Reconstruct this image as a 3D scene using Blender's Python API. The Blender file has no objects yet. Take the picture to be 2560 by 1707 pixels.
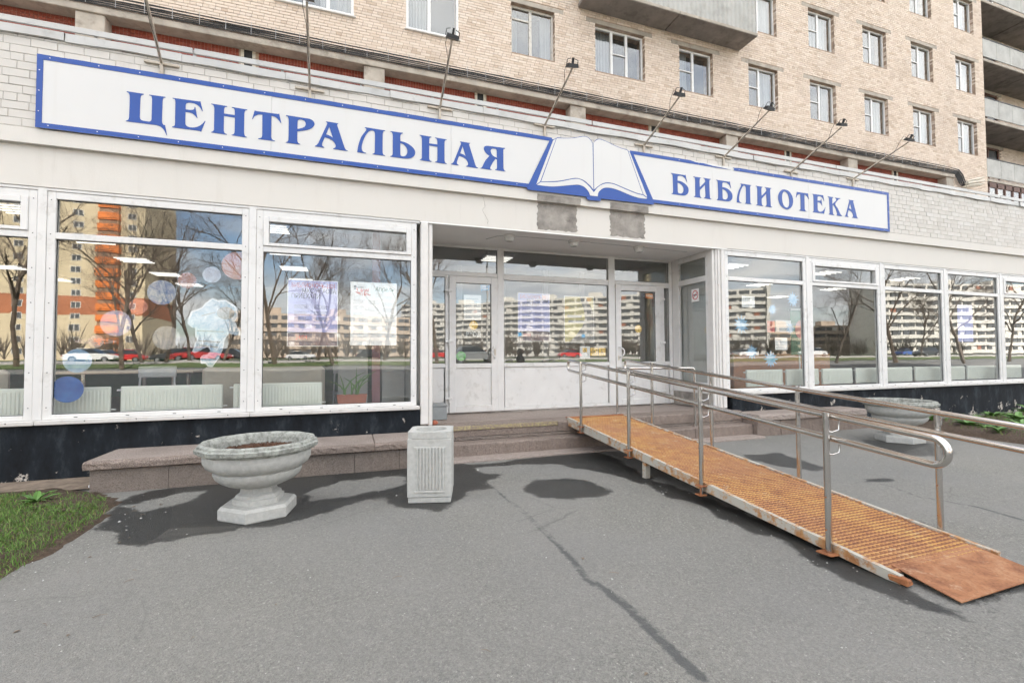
import bpy, math, random
from mathutils import Vector, Matrix
from mathutils.geometry import tessellate_polygon
R = math.radians
rnd = random.Random(7)

# ------------------------------------------------------------------ camera, sky, sun, exposure
scene = bpy.context.scene
cam = bpy.data.cameras.new('camera')
cam.sensor_width = 36.0
cam.lens = 16.298
cam.clip_start = 0.05
cam.clip_end = 6000.0
cam_ob = bpy.data.objects.new('camera', cam)
scene.collection.objects.link(cam_ob)
YAW, PITCH, ROLL = R(19.1626), R(1.8038), R(-0.2945)
_w = Vector((math.sin(YAW)*math.cos(PITCH), math.cos(YAW)*math.cos(PITCH), math.sin(PITCH)))
_r0 = Vector((math.cos(YAW), -math.sin(YAW), 0))
_u0 = _r0.cross(_w)
_r = math.cos(ROLL)*_r0 + math.sin(ROLL)*_u0
_u = -math.sin(ROLL)*_r0 + math.cos(ROLL)*_u0
_m = Matrix((_r, _u, -_w)).transposed().to_4x4()
_m.translation = Vector((0, 0, 1.5))
cam_ob.matrix_world = _m
scene.camera = cam_ob
CAM = Vector((0, 0, 1.5))

def to_photo(p):
    """photo pixel (2560 wide) of a world point, used only to pick which small pieces show largest"""
    q = Vector(p) - CAM
    d = q.dot(_w)
    if d < 0.1: return None
    return (1280 + 1158.98*q.dot(_r)/d, 853.5 - 1158.98*q.dot(_u)/d, d)

SUN_EL, SUN_AZ = R(42), R(8)          # azimuth from +Y (behind the library) towards +X
world = bpy.data.worlds.new('World')
scene.world = world
world.use_nodes = True
nt = world.node_tree
nt.nodes.clear()
wo = nt.nodes.new('ShaderNodeOutputWorld')
bg = nt.nodes.new('ShaderNodeBackground')
sky = nt.nodes.new('ShaderNodeTexSky')
sky.sky_type = 'NISHITA'
sky.sun_disc = False
sky.sun_elevation = SUN_EL
sky.sun_rotation = SUN_AZ
sky.air_density = 1.0
sky.dust_density = 1.5
tc = nt.nodes.new('ShaderNodeTexCoord')
sep = nt.nodes.new('ShaderNodeSeparateXYZ')
nt.links.new(tc.outputs['Generated'], sep.inputs[0])
def wmath(op, a, b):
    n = nt.nodes.new('ShaderNodeMath'); n.operation = op
    for i, s in enumerate((a, b)):
        if isinstance(s, (int, float)): n.inputs[i].default_value = s
        else: nt.links.new(s, n.inputs[i])
    return n.outputs[0]
zz = wmath('ADD', wmath('MAXIMUM', sep.outputs[2], 0.0), 0.12)
cx = wmath('DIVIDE', sep.outputs[0], zz); cyy = wmath('DIVIDE', sep.outputs[1], zz)
comb = nt.nodes.new('ShaderNodeCombineXYZ')
nt.links.new(cx, comb.inputs[0]); nt.links.new(cyy, comb.inputs[1])
cn = nt.nodes.new('ShaderNodeTexNoise')
cn.inputs['Scale'].default_value = 0.75; cn.inputs['Detail'].default_value = 5; cn.inputs['Roughness'].default_value = 0.55
nt.links.new(comb.outputs[0], cn.inputs['Vector'])
cr = nt.nodes.new('ShaderNodeValToRGB')
cr.color_ramp.elements[0].position = 0.36; cr.color_ramp.elements[0].color = (0, 0, 0, 1)
cr.color_ramp.elements[1].position = 0.54; cr.color_ramp.elements[1].color = (0.95, 0.95, 0.95, 1)
nt.links.new(cn.outputs['Fac'], cr.inputs[0])
cn2 = nt.nodes.new('ShaderNodeTexNoise')
cn2.inputs['Scale'].default_value = 2.1; cn2.inputs['Detail'].default_value = 3
nt.links.new(comb.outputs[0], cn2.inputs['Vector'])
cc = nt.nodes.new('ShaderNodeValToRGB')
cc.color_ramp.elements[0].position = 0.35; cc.color_ramp.elements[0].color = (5.2, 5.3, 5.5, 1)
cc.color_ramp.elements[1].position = 0.7; cc.color_ramp.elements[1].color = (8.4, 8.1, 7.7, 1)
nt.links.new(cn2.outputs['Fac'], cc.inputs[0])
mx = nt.nodes.new('ShaderNodeMixRGB')
nt.links.new(cr.outputs[0], mx.inputs[0])
nt.links.new(sky.outputs[0], mx.inputs[1])
nt.links.new(cc.outputs[0], mx.inputs[2])
nt.links.new(mx.outputs[0], bg.inputs['Color'])
bg.inputs['Strength'].default_value = 0.10
nt.links.new(bg.outputs[0], wo.inputs['Surface'])

sun = bpy.data.lights.new('sun', 'SUN')
sun.energy = 5.0
sun.angle = R(0.6)
sun.color = (1.0, 0.93, 0.84)
sun_ob = bpy.data.objects.new('sun', sun)
scene.collection.objects.link(sun_ob)
_sd = Vector((math.sin(SUN_AZ)*math.cos(SUN_EL), math.cos(SUN_AZ)*math.cos(SUN_EL), math.sin(SUN_EL)))
sun_ob.rotation_euler = (-_sd).to_track_quat('-Z', 'Y').to_euler()
sun_ob.location = (0, 60, 60)

scene.view_settings.view_transform = 'Standard'
scene.view_settings.look = 'None'
scene.view_settings.gamma = 1.0
scene.view_settings.use_curve_mapping = False
scene.view_settings.exposure = 2.12
scene.cycles.use_denoising = True
scene.cycles.use_adaptive_sampling = True
scene.cycles.adaptive_threshold = 0.035
scene.cycles.max_bounces = 5
scene.cycles.diffuse_bounces = 3
scene.cycles.transparent_max_bounces = 14
scene.cycles.glossy_bounces = 3
scene.cycles.caustics_reflective = False
scene.cycles.caustics_refractive = False
scene.cycles.sample_clamp_indirect = 6.0

# ------------------------------------------------------------------ mesh helpers
COL = scene.collection
class MB:
    """collects faces; build() links them as one mesh object"""
    def __init__(s): s.v = []; s.f = []; s.m = []
    def add(s, vs, fs, m=0):
        o = len(s.v); s.v += [tuple(v) for v in vs]
        s.f += [tuple(i+o for i in f) for f in fs]; s.m += [m]*len(fs); return s
    def box(s, x0, x1, y0, y1, z0, z1, m=0):
        return s.add([(x0,y0,z0),(x1,y0,z0),(x1,y1,z0),(x0,y1,z0),(x0,y0,z1),(x1,y0,z1),(x1,y1,z1),(x0,y1,z1)],
                     [(0,3,2,1),(4,5,6,7),(0,1,5,4),(1,2,6,5),(2,3,7,6),(3,0,4,7)], m)
    def cbox(s, x0, x1, y0, y1, z0, z1, c=0.01, m=0, j=0.0):
        """box with chamfered edges (j: small random wobble of the corners)"""
        V = []; F = []
        X, Y, Z = (x0, x1), (y0, y1), (z0, z1)
        idx = {}
        for i in (0, 1):
            for jj in (0, 1):
                for k in (0, 1):
                    sx, sy, sz = (1, -1)[i], (1, -1)[jj], (1, -1)[k]
                    w = (rnd.uniform(-j, j), rnd.uniform(-j, j), rnd.uniform(-j, j)) if j else (0, 0, 0)
                    b = (X[i]+w[0], Y[jj]+w[1], Z[k]+w[2])
                    idx[i,jj,k] = len(V)
                    V += [(b[0], b[1]+sy*c, b[2]+sz*c), (b[0]+sx*c, b[1], b[2]+sz*c), (b[0]+sx*c, b[1]+sy*c, b[2])]
        g = lambda i, jj, k, a: idx[i,jj,k]+a
        for i in (0, 1):
            q = [g(i,0,0,0), g(i,1,0,0), g(i,1,1,0), g(i,0,1,0)]; F.append(q if i else q[::-1])
            q = [g(0,i,0,1), g(1,i,0,1), g(1,i,1,1), g(0,i,1,1)]; F.append(q[::-1] if i else q)
            q = [g(0,0,i,2), g(1,0,i,2), g(1,1,i,2), g(0,1,i,2)]; F.append(q if i else q[::-1])
        for a in (0, 1):
            for b in (0, 1):
                F.append([g(a,b,0,0), g(a,b,1,0), g(a,b,1,1), g(a,b,0,1)] if a != b else [g(a,b,0,1), g(a,b,1,1), g(a,b,1,0), g(a,b,0,0)])
                F.append([g(a,0,b,2), g(a,1,b,2), g(a,1,b,0), g(a,0,b,0)] if a == b else [g(a,0,b,0), g(a,1,b,0), g(a,1,b,2), g(a,0,b,2)])
                F.append([g(0,a,b,1), g(1,a,b,1), g(1,a,b,2), g(0,a,b,2)] if a == b else [g(0,a,b,2), g(1,a,b,2), g(1,a,b,1), g(0,a,b,1)])
                for k in (0, 1):
                    t = [g(a,b,k,0), g(a,b,k,1), g(a,b,k,2)]
                    F.append(t)
        return s.add(V, F, m)
    def prism(s, polys, y0, y1, m=0):
        """polys: outer (x,z) outline + holes, extruded along Y from y0 (front) to y1"""
        if not isinstance(polys[0][0], (tuple, list)): polys = [polys]
        P = [[Vector((p[0], p[1], 0)) for p in poly] for poly in polys]
        tri = tessellate_polygon(P)
        flat = [p for poly in P for p in poly]
        n = len(flat)
        V = [(p.x, y0, p.y) for p in flat] + [(p.x, y1, p.y) for p in flat]
        F = []
        for t in tri:
            a, b, c = [flat[i] for i in t]
            cr_ = (b.x-a.x)*(c.y-a.y)-(b.y-a.y)*(c.x-a.x)
            t = tuple(t) if cr_ > 0 else tuple(t)[::-1]
            F.append(t); F.append(tuple(i+n for i in t[::-1]))
        o = 0
        for poly in P:
            k = len(poly)
            for i in range(k):
                a, b = o+i, o+(i+1) % k
                F.append((a, a+n, b+n, b))
            o += k
        return s.add(V, F, m)
    def slab(s, poly, z0, z1, m=0):
        """poly: (x,y) outline extruded along Z"""
        P = [[Vector((p[0], p[1], 0)) for p in poly]]
        tri = tessellate_polygon(P); n = len(poly)
        V = [(p[0], p[1], z1) for p in poly] + [(p[0], p[1], z0) for p in poly]
        F = []
        for t in tri:
            a, b, c = [P[0][i] for i in t]
            cr_ = (b.x-a.x)*(c.y-a.y)-(b.y-a.y)*(c.x-a.x)
            t = tuple(t) if cr_ > 0 else tuple(t)[::-1]
            F.append(t); F.append(tuple(i+n for i in t[::-1]))
        for i in range(n):
            a, b = i, (i+1) % n
            F.append((a, b, b+n, a+n))
        return s.add(V, F, m)
    def tube(s, pts, r, n=8, cap=True, m=0):
        P = [Vector(p) for p in pts]; k = len(P)
        rr = r if isinstance(r, (list, tuple)) else [r]*k
        T = []
        for i in range(k):
            a = P[max(i-1, 0)]; b = P[min(i+1, k-1)]
            T.append((b-a).normalized())
        up = Vector((0, 0, 1)) if abs(T[0].z) < 0.9 else Vector((1, 0, 0))
        nrm = (up - T[0]*up.dot(T[0])).normalized()
        V = []; F = []
        for i in range(k):
            nrm = (nrm - T[i]*nrm.dot(T[i]))
            nrm = nrm.normalized() if nrm.length > 1e-6 else T[i].orthogonal().normalized()
            bn = T[i].cross(nrm)
            for j in range(n):
                a = 2*math.pi*j/n
                V.append(P[i] + (nrm*math.cos(a)+bn*math.sin(a))*rr[i])
        for i in range(k-1):
            for j in range(n):
                a = i*n+j; b = i*n+(j+1) % n
                F.append((a, b, b+n, a+n))
        if cap:
            F.append(tuple(range(n))[::-1]); F.append(tuple(range((k-1)*n, k*n)))
        return s.add(V, F, m)
    def loft(s, rings, cap0=True, cap1=True, m=0):
        n = len(rings[0]); V = [p for r_ in rings for p in r_]; F = []
        for i in range(len(rings)-1):
            for j in range(n):
                a = i*n+j; b = i*n+(j+1) % n
                F.append((a, b, b+n, a+n))
        if cap0: F.append(tuple(range(n))[::-1])
        if cap1: F.append(tuple(range((len(rings)-1)*n, len(rings)*n)))
        return s.add(V, F, m)
    def lathe(s, prof, cx, cy, n=24, a0=0.0, **k):
        """prof: (radius, z) from bottom to top"""
        return s.loft([[(cx+r*math.cos(a0+2*math.pi*j/n), cy+r*math.sin(a0+2*math.pi*j/n), z) for j in range(n)] for r, z in prof], **k)
    def move(s, mat4, start=0):
        for i in range(start, len(s.v)): s.v[i] = tuple(mat4 @ Vector(s.v[i]))
        return s
    def mesh(s, name, mats, smooth=False, angle=35):
        me = bpy.data.meshes.new(name)
        me.from_pydata(s.v, [], s.f)
        mats = mats if isinstance(mats, (list, tuple)) else [mats]
        for mm in mats: me.materials.append(MAT[mm])
        if any(s.m): me.polygons.foreach_set('material_index', s.m)
        if smooth:
            me.polygons.foreach_set('use_smooth', [True]*len(me.polygons))
            me.set_sharp_from_angle(angle=R(angle))
        me.update()
        return me
    def build(s, name, mats, parent=None, smooth=False, angle=35, **kw):
        return link(name, s.mesh(name, mats, smooth, angle), parent, **kw)
def link(name, data, parent=None, label=None, cat=None, group=None, kind=None, loc=None):
    o = bpy.data.objects.new(name, data); COL.objects.link(o)
    if parent is not None:
        o.parent = parent
        if data is not None or True:
            o.matrix_parent_inverse = INV.get(parent.name, Matrix())
    if loc is not None: o.location = loc
    return tag(o, label, cat, group, kind)
def tag(o, label=None, cat=None, group=None, kind=None):
    if label: o['label'] = label
    if cat: o['category'] = cat
    if group: o['group'] = group
    if kind: o['kind'] = kind
    return o
INV = {}
def thing(name, loc, label, cat, group=None):
    """an Empty at the thing's base; parts are given in world coordinates"""
    o = bpy.data.objects.new(name, None); COL.objects.link(o)
    o.location = loc; o.empty_display_size = 0.1
    INV[o.name] = Matrix.Translation(-Vector(loc))
    return tag(o, label, cat, group)
def copy_tree(o, loc, label, group=None, rz=0.0, scale=1.0):
    """a copy of a thing standing at loc, with copies of its parts and sub-parts"""
    c = o.copy(); COL.objects.link(c); c.location = loc; c.rotation_euler = (0, 0, rz); c.scale = (scale,)*3
    c['label'] = label
    if group: c['group'] = group
    for ch in list(o.children):
        d = ch.copy(); COL.objects.link(d); d.parent = c; d.matrix_parent_inverse = ch.matrix_parent_inverse.copy()
        for g in list(ch.children):
            e = g.copy(); COL.objects.link(e); e.parent = d; e.matrix_parent_inverse = g.matrix_parent_inverse.copy()
    return c

# ------------------------------------------------------------------ materials
MAT = {}
class NG:
    def __init__(s, name):
        s.mat = bpy.data.materials.new(name); s.mat.use_nodes = True
        s.t = s.mat.node_tree; s.n = s.t.nodes
        s.b = s.n['Principled BSDF']; s.out = s.n['Material Output']
        MAT[name] = s.mat
    def node(s, typ, ins=None, **props):
        n = s.n.new(typ)
        for k, v in props.items(): setattr(n, k, v)
        for k, v in (ins or {}).items(): s.set(n.inputs[k], v)
        return n
    def set(s, sock, v):
        if hasattr(v, 'is_linked') or hasattr(v, 'links'): s.t.links.new(v, sock)
        else:
            if isinstance(v, (tuple, list)) and len(v) == 3 and sock.type == 'RGBA': v = (*v, 1)
            sock.default_value = v
    def P(s, **k):
        for a, v in k.items(): s.set(s.b.inputs[a.replace('_', ' ')], v)
        return s
    def coord(s, which='Object', scale=None):
        c = s.node('ShaderNodeTexCoord').outputs[which]
        if scale is not None:
            mp = s.node('ShaderNodeMapping', {'Vector': c}); mp.inputs['Scale'].default_value = scale
            return mp.outputs[0]
        return c
    def pos(s, scale=None):
        c = s.node('ShaderNodeNewGeometry').outputs['Position']
        if scale is not None:
            mp = s.node('ShaderNodeMapping', {'Vector': c}); mp.inputs['Scale'].default_value = scale
            return mp.outputs[0]
        return c
    def noise(s, vec, scale, detail=4, rough=0.5, dist=0.0):
        return s.node('ShaderNodeTexNoise', {'Vector': vec, 'Scale': scale, 'Detail': detail, 'Roughness': rough, 'Distortion': dist}).outputs['Fac']
    def vor(s, vec, scale, out='Distance', feature='F1'):
        n = s.node('ShaderNodeTexVoronoi', {'Vector': vec, 'Scale': scale}, feature=feature); return n.outputs[out]
    def ramp(s, fac, *stops):
        n = s.node('ShaderNodeValToRGB', {'Fac': fac}); e = n.color_ramp.elements
        while len(e) < len(stops): e.new(0.5)
        for el, (p, c) in zip(e, stops):
            el.position = p; el.color = (c, c, c, 1) if isinstance(c, (int, float)) else (*c, 1)
        return n.outputs[0]
    def mix(s, fac, a, b, mode='MIX'):
        n = s.node('ShaderNodeMixRGB', blend_type=mode); s.set(n.inputs[0], fac)
        for i, v in ((1, a), (2, b)):
            s.set(n.inputs[i], v)
        return n.outputs[0]
    def math(s, op, a, b=0.0):
        n = s.node('ShaderNodeMath', operation=op); s.set(n.inputs[0], a); s.set(n.inputs[1], b); return n.outputs[0]
    def bump(s, h, strength=0.3, dist=0.01):
        n = s.node('ShaderNodeBump', {'Height': h, 'Strength': strength, 'Distance': dist}); s.P(Normal=n.outputs[0]); return s
    def island(s): return s.node('ShaderNodeNewGeometry').outputs['Random Per Island']
    def objrand(s): return s.node('ShaderNodeObjectInfo').outputs['Random']
def simple(name, c, rough=0.5, metal=0.0, vary=0.12, vscale=6.0, bump=0.0, bscale=80.0, dirt=None):
    g = NG(name); p = g.pos()
    n = g.noise(p, vscale, 3, 0.6)
    lo = tuple(x*(1-vary) for x in c); hi = tuple(min(1, x*(1+vary)) for x in c)
    col = g.ramp(n, (0.3, lo), (0.7, hi))
    if dirt:
        dcol, lo_, hi_, sc = dirt
        d = g.noise(p, sc, 5, 0.68)
        col = g.mix(g.ramp(d, (lo_, 0.0), (hi_, 1.0)), col, dcol)
    g.P(Base_Color=col, Roughness=rough, Metallic=metal)
    if bump: g.bump(g.noise(p, bscale, 2, 0.6), bump, 0.004)
    return g
def flat(name, c, rough=0.5, metal=0.0):
    return NG(name).P(Base_Color=c, Roughness=rough, Metallic=metal)

# painted plaster of the fascia, with faint rain streaks
g = NG('plaster'); p = g.pos()
st = g.noise(g.pos((4, 4, 0.5)), 1.0, 8, 0.7)
col = g.mix(g.ramp(st, (0.56, 0.0), (0.85, 0.35)), (0.68, 0.65, 0.60), (0.50, 0.46, 0.405))
col = g.mix(g.ramp(g.noise(p, 1.3, 5), (0.35, 0.0), (0.7, 0.30)), col, (0.71, 0.68, 0.63))
col = g.mix(g.ramp(g.noise(g.pos((11, 11, 0.9)), 1.0, 9, 0.75), (0.60, 0.0), (0.80, 0.30)), col, (0.40, 0.36, 0.31))
g.P(Base_Color=col, Roughness=0.85)
g.bump(g.mix(0.5, g.noise(p, 55, 2, 0.6), g.noise(p, 4, 1)), 0.35, 0.006)
# white painted bricks
g = NG('white_brick'); p = g.pos()
v = g.ramp(g.island(), (0.0, (0.58, 0.55, 0.505)), (0.5, (0.63, 0.60, 0.555)), (1.0, (0.655, 0.63, 0.59)))
v = g.mix(g.ramp(g.noise(g.pos((3, 3, 0.8)), 1.5, 7, 0.65), (0.55, 0.0), (0.8, 0.45)), v, (0.45, 0.41, 0.36))
g.P(Base_Color=v, Roughness=0.8); g.bump(g.noise(p, 60, 2, 0.6), 0.35, 0.004)
simple('white_mortar', (0.45, 0.425, 0.39), 0.9, vary=0.25, vscale=9)
# beige facing bricks of the apartment block
g = NG('beige_brick'); p = g.pos()
v = g.ramp(g.island(), (0.0, (0.50, 0.385, 0.29)), (0.12, (0.60, 0.485, 0.385)), (0.5, (0.66, 0.545, 0.445)), (0.85, (0.70, 0.60, 0.505)), (1.0, (0.57, 0.455, 0.37)))
v = g.mix(g.ramp(g.noise(p, 0.55, 6, 0.6), (0.5, 0.0), (0.75, 0.42)), v, (0.40, 0.31, 0.245))
v = g.mix(g.ramp(g.noise(p, 38, 3), (0.3, 0.0), (0.75, 0.2)), v, (0.74, 0.66, 0.57))
g.P(Base_Color=v, Roughness=0.85); g.bump(g.noise(p, 90, 1), 0.2, 0.003)
simple('brown_mortar', (0.33, 0.245, 0.185), 0.95, vary=0.35, vscale=5)
simple('block_wall', (0.60, 0.48, 0.38), 0.9, vary=0.12, vscale=1.0)
# concrete kinds
simple('concrete', (0.40, 0.355, 0.30), 0.9, vary=0.2, vscale=2.5, bump=0.35, bscale=45, dirt=((0.20, 0.17, 0.14), 0.52, 0.78, 3.0))
simple('concrete_dark', (0.21, 0.185, 0.165), 0.92, vary=0.22, vscale=2.0, bump=0.3, bscale=50, dirt=((0.10, 0.085, 0.07), 0.5, 0.75, 2.5))
simple('bare_concrete', (0.31, 0.285, 0.255), 0.92, vary=0.28, vscale=5, bump=0.6, bscale=40, dirt=((0.17, 0.155, 0.14), 0.5, 0.75, 4.0))
g = simple('cast_stone', (0.45, 0.45, 0.425), 0.92, vary=0.10, vscale=22, bump=0.7, bscale=120, dirt=((0.29, 0.28, 0.25), 0.58, 0.88, 4.5))
simple('cast_stone_rim', (0.33, 0.34, 0.31), 0.92, vary=0.25, vscale=14, bump=0.8, bscale=90, dirt=((0.13, 0.135, 0.115), 0.45, 0.70, 24.0))
simple('panel_grey', (0.43, 0.425, 0.40), 0.85, vary=0.12, vscale=2, dirt=((0.27, 0.26, 0.24), 0.5, 0.8, 1.6))
# glazed red tiles
g = NG('red_tile')
v = g.ramp(g.island(), (0.0, (0.20, 0.045, 0.028)), (0.5, (0.255, 0.060, 0.038)), (1.0, (0.30, 0.085, 0.052)))
g.P(Base_Color=v, Roughness=0.28)
simple('tile_grout', (0.42, 0.33, 0.25), 0.9)
# plastics, metals, paints
simple('pvc_white', (0.715, 0.707, 0.69), 0.38, vary=0.04, vscale=3, dirt=((0.44, 0.42, 0.38), 0.56, 0.86, 5.0))
simple('pvc_sill', (0.62, 0.605, 0.58), 0.45, vary=0.05, vscale=4, dirt=((0.46, 0.42, 0.37), 0.55, 0.82, 9.0))
simple('white_paint_rusty', (0.70, 0.68, 0.65), 0.5, vary=0.05, vscale=5, dirt=((0.42, 0.20, 0.09), 0.66, 0.76, 9.0))
simple('gasket', (0.02, 0.02, 0.02), 0.6)
simple('flashing', (0.47, 0.465, 0.445), 0.42, metal=0.25, vary=0.08, vscale=2.0, dirt=((0.30, 0.29, 0.27), 0.56, 0.85, 5.0))
g = NG('steel'); p = g.pos()
g.P(Base_Color=(0.60, 0.58, 0.55), Metallic=1.0, Roughness=g.ramp(g.noise(p, 25, 4), (0.3, 0.13), (0.7, 0.24)))
g = simple('lamp_arm', (0.50, 0.44, 0.36), 0.5, metal=0.2, vary=0.2, vscale=8, dirt=((0.28, 0.17, 0.10), 0.55, 0.75, 14.0))
simple('black_metal', (0.025, 0.026, 0.028), 0.5, vary=0.2)
simple('cable_black', (0.03, 0.03, 0.032), 0.6, vary=0.3, vscale=20)
simple('cable_clip', (0.35, 0.35, 0.35), 0.5, metal=0.5)
simple('brown_frame', (0.10, 0.045, 0.03), 0.6, vary=0.2)
simple('grey_paint', (0.29, 0.31, 0.315), 0.6, vary=0.08, vscale=6, dirt=((0.42, 0.42, 0.40), 0.6, 0.78, 18.0))
simple('pipe_cream', (0.62, 0.57, 0.48), 0.5, vary=0.12)
# sign
g = NG('sign_white'); p = g.pos()
v = g.mix(g.ramp(g.noise(g.pos((7, 7, 0.35)), 1.0, 6, 0.6), (0.58, 0.0), (0.85, 0.22)), (0.67, 0.665, 0.65), (0.52, 0.48, 0.42))
g.P(Base_Color=v, Roughness=0.42); g.bump(g.noise(p, 1.6, 3), 0.10, 0.02)
g = NG('sign_blue'); p = g.pos()
v = g.mix(g.ramp(g.noise(p, 3.0, 5), (0.4, 0.0), (0.75, 0.35)), (0.014, 0.070, 0.325), (0.024, 0.098, 0.39))
v = g.mix(g.ramp(g.noise(p, 26, 5, 0.7), (0.735, 0.0), (0.76, 1.0)), v, (0.72, 0.72, 0.72))
g.P(Base_Color=v, Roughness=0.4)
# navy plinth with peeling paint
g = NG('plinth'); p = g.pos()
v = g.ramp(g.noise(g.pos((3, 3, 1.2)), 1.6, 7, 0.7), (0.32, (0.003, 0.004, 0.006)), (0.52, (0.010, 0.014, 0.019)), (0.68, (0.036, 0.045, 0.053)), (0.8, (0.07, 0.08, 0.085)))
hz = g.node('ShaderNodeSeparateXYZ', {0: p}).outputs[2]
low = g.ramp(hz, (0.0, 0.09), (0.6, 0.0))
chip = g.ramp(g.math('ADD', g.noise(p, 3.4, 8, 0.72), low), (0.645, 0.0), (0.66, 1.0))
v = g.mix(chip, v, g.ramp(g.noise(p, 14, 4), (0.3, (0.34, 0.30, 0.26)), (0.7, (0.56, 0.52, 0.47))))
g.P(Base_Color=v, Roughness=0.75, Specular_IOR_Level=0.25); g.bump(g.noise(p, 22, 3, 0.65), 0.5, 0.006)
# granite
def granite(name, a, b, dark):
    g = NG(name); p = g.pos()
    v = g.ramp(g.vor(p, 150, 'Color'), (0.15, dark), (0.42, a), (0.8, b))
    v = g.mix(g.ramp(g.noise(p, 260, 3), (0.55, 0.0), (0.62, 0.8)), v, dark)
    v = g.mix(g.ramp(g.noise(p, 1.8, 7, 0.6), (0.45, 0.0), (0.72, 0.55)), v, tuple(x*0.55 for x in a))
    v = g.mix(g.ramp(g.objrand(), (0.0, 0.0), (1.0, 0.25)), v, tuple(x*0.7 for x in b))
    g.P(Base_Color=v, Roughness=0.75); g.bump(g.noise(p, 120, 2, 0.6), 0.4, 0.004)
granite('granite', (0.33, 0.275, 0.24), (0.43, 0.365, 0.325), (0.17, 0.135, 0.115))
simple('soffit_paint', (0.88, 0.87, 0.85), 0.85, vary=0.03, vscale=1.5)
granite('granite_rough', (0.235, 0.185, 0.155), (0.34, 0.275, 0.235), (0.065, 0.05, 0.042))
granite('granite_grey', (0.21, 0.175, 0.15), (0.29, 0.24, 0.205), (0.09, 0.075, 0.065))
simple('yellow_worn', (0.36, 0.31, 0.16), 0.9, vary=0.25, vscale=12, dirt=((0.25, 0.195, 0.15), 0.42, 0.54, 30.0))
# soil, grass, leaves
g = NG('soil'); p = g.pos()
v = g.ramp(g.noise(p, 30, 8, 0.7), (0.3, (0.035, 0.024, 0.016)), (0.55, (0.085, 0.058, 0.038)), (0.8, (0.17, 0.115, 0.075)))
g.P(Base_Color=v, Roughness=0.95); g.bump(g.noise(p, 45, 8, 0.7), 0.9, 0.02)
simple('dry_earth', (0.21, 0.165, 0.125), 0.95, vary=0.35, vscale=10, bump=0.8, bscale=50)
g = NG('blade'); v = g.ramp(g.island(), (0.0, (0.05, 0.115, 0.018)), (0.5, (0.10, 0.21, 0.03)), (0.86, (0.16, 0.28, 0.05)), (1.0, (0.28, 0.22, 0.10)))
g.P(Base_Color=v, Roughness=0.6)
g = NG('leaf'); v = g.ramp(g.island(), (0.0, (0.055, 0.13, 0.025)), (1.0, (0.13, 0.27, 0.055)))
g.P(Base_Color=v, Roughness=0.5)
simple('bark', (0.12, 0.092, 0.07), 0.95, vary=0.4, vscale=3)
simple('birch_bark', (0.13, 0.105, 0.085), 0.9, vary=0.4, vscale=3)
simple('lawn', (0.085, 0.115, 0.035), 0.95, vary=0.35, vscale=0.6)
simple('far_asphalt', (0.15, 0.148, 0.145), 0.9, vary=0.15, vscale=0.4)
simple('kerb_stone', (0.40, 0.385, 0.37), 0.9, vary=0.12)
# rusty steel
def rust(name, a, b, c, paint=None, lo=0.5, hi=0.62):
    g = NG(name); p = g.pos()
    v = g.ramp(g.noise(p, 5, 9, 0.68, 0.4), (0.30, a), (0.5, b), (0.70, c))
    v = g.mix(g.ramp(g.noise(p, 60, 5, 0.6), (0.5, 0.0), (0.75, 0.5)), v, tuple(x*0.45 for x in a))
    if name == 'rust_deck': v = g.mix(g.ramp(g.noise(p, 1.3, 5, 0.6), (0.40, 0.0), (0.66, 0.65)), v, (0.40, 0.21, 0.125))
    if paint:
        v = g.mix(g.ramp(g.noise(p, 7, 10, 0.75), (lo, 0.0), (hi, 1.0)), v, paint)
    g.P(Base_Color=v, Roughness=0.85, Metallic=0.0); g.bump(g.noise(p, 140, 2, 0.6), 0.4, 0.003)
rust('rust_deck', (0.34, 0.155, 0.075), (0.52, 0.28, 0.10), (0.60, 0.41, 0.15), (0.58, 0.50, 0.34), 0.57, 0.74)
rust('rust_gap_shade', (0.13, 0.05, 0.03), (0.25, 0.105, 0.05), (0.33, 0.17, 0.07))
rust('rust_plate', (0.17, 0.062, 0.028), (0.33, 0.145, 0.065), (0.43, 0.24, 0.13), (0.46, 0.31, 0.20), 0.56, 0.70)
rust('rust_paint', (0.27, 0.115, 0.045), (0.42, 0.21, 0.085), (0.48, 0.30, 0.14), (0.44, 0.42, 0.365), 0.43, 0.52)
rust('rust_plain', (0.16, 0.055, 0.025), (0.32, 0.125, 0.05), (0.42, 0.20, 0.08))
# window glass: a clear double pane, part mirror
def glass(name, k, wob=0.02, tint=(0.985, 0.995, 0.99), wscale=1.1):
    g = NG(name); p = g.pos()
    g.n.remove(g.b)
    tr = g.node('ShaderNodeBsdfTransparent', {'Color': tint})
    gl = g.node('ShaderNodeBsdfGlossy', {'Roughness': 0.0, 'Color': (0.97, 0.985, 0.99)})
    bp = g.node('ShaderNodeBump', {'Height': g.noise(p, wscale, 2, 0.4), 'Strength': 1.0, 'Distance': wob})
    g.t.links.new(bp.outputs[0], gl.inputs['Normal'])
    ge = g.node('ShaderNodeNewGeometry')
    dt = g.node('ShaderNodeVectorMath', operation='DOT_PRODUCT'); g.t.links.new(ge.outputs['Normal'], dt.inputs[0]); g.t.links.new(ge.outputs['Incoming'], dt.inputs[1])
    c1 = g.math('SUBTRACT', 1.0, g.math('ABSOLUTE', dt.outputs['Value']))
    f = g.math('ADD', g.math('MULTIPLY', g.math('POWER', c1, 5.0), 0.85), 0.04+k)     # Schlick, both faces alike
    ms = g.node('ShaderNodeMixShader', {0: f}); g.t.links.new(tr.outputs[0], ms.inputs[1]); g.t.links.new(gl.outputs[0], ms.inputs[2])
    g.t.links.new(ms.outputs[0], g.out.inputs['Surface'])
glass('shop_glass', 0.065, 0.0014)
glass('flat_glass', 0.07, 0.004)
glass('far_glass', 0.25, 0.0)
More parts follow.
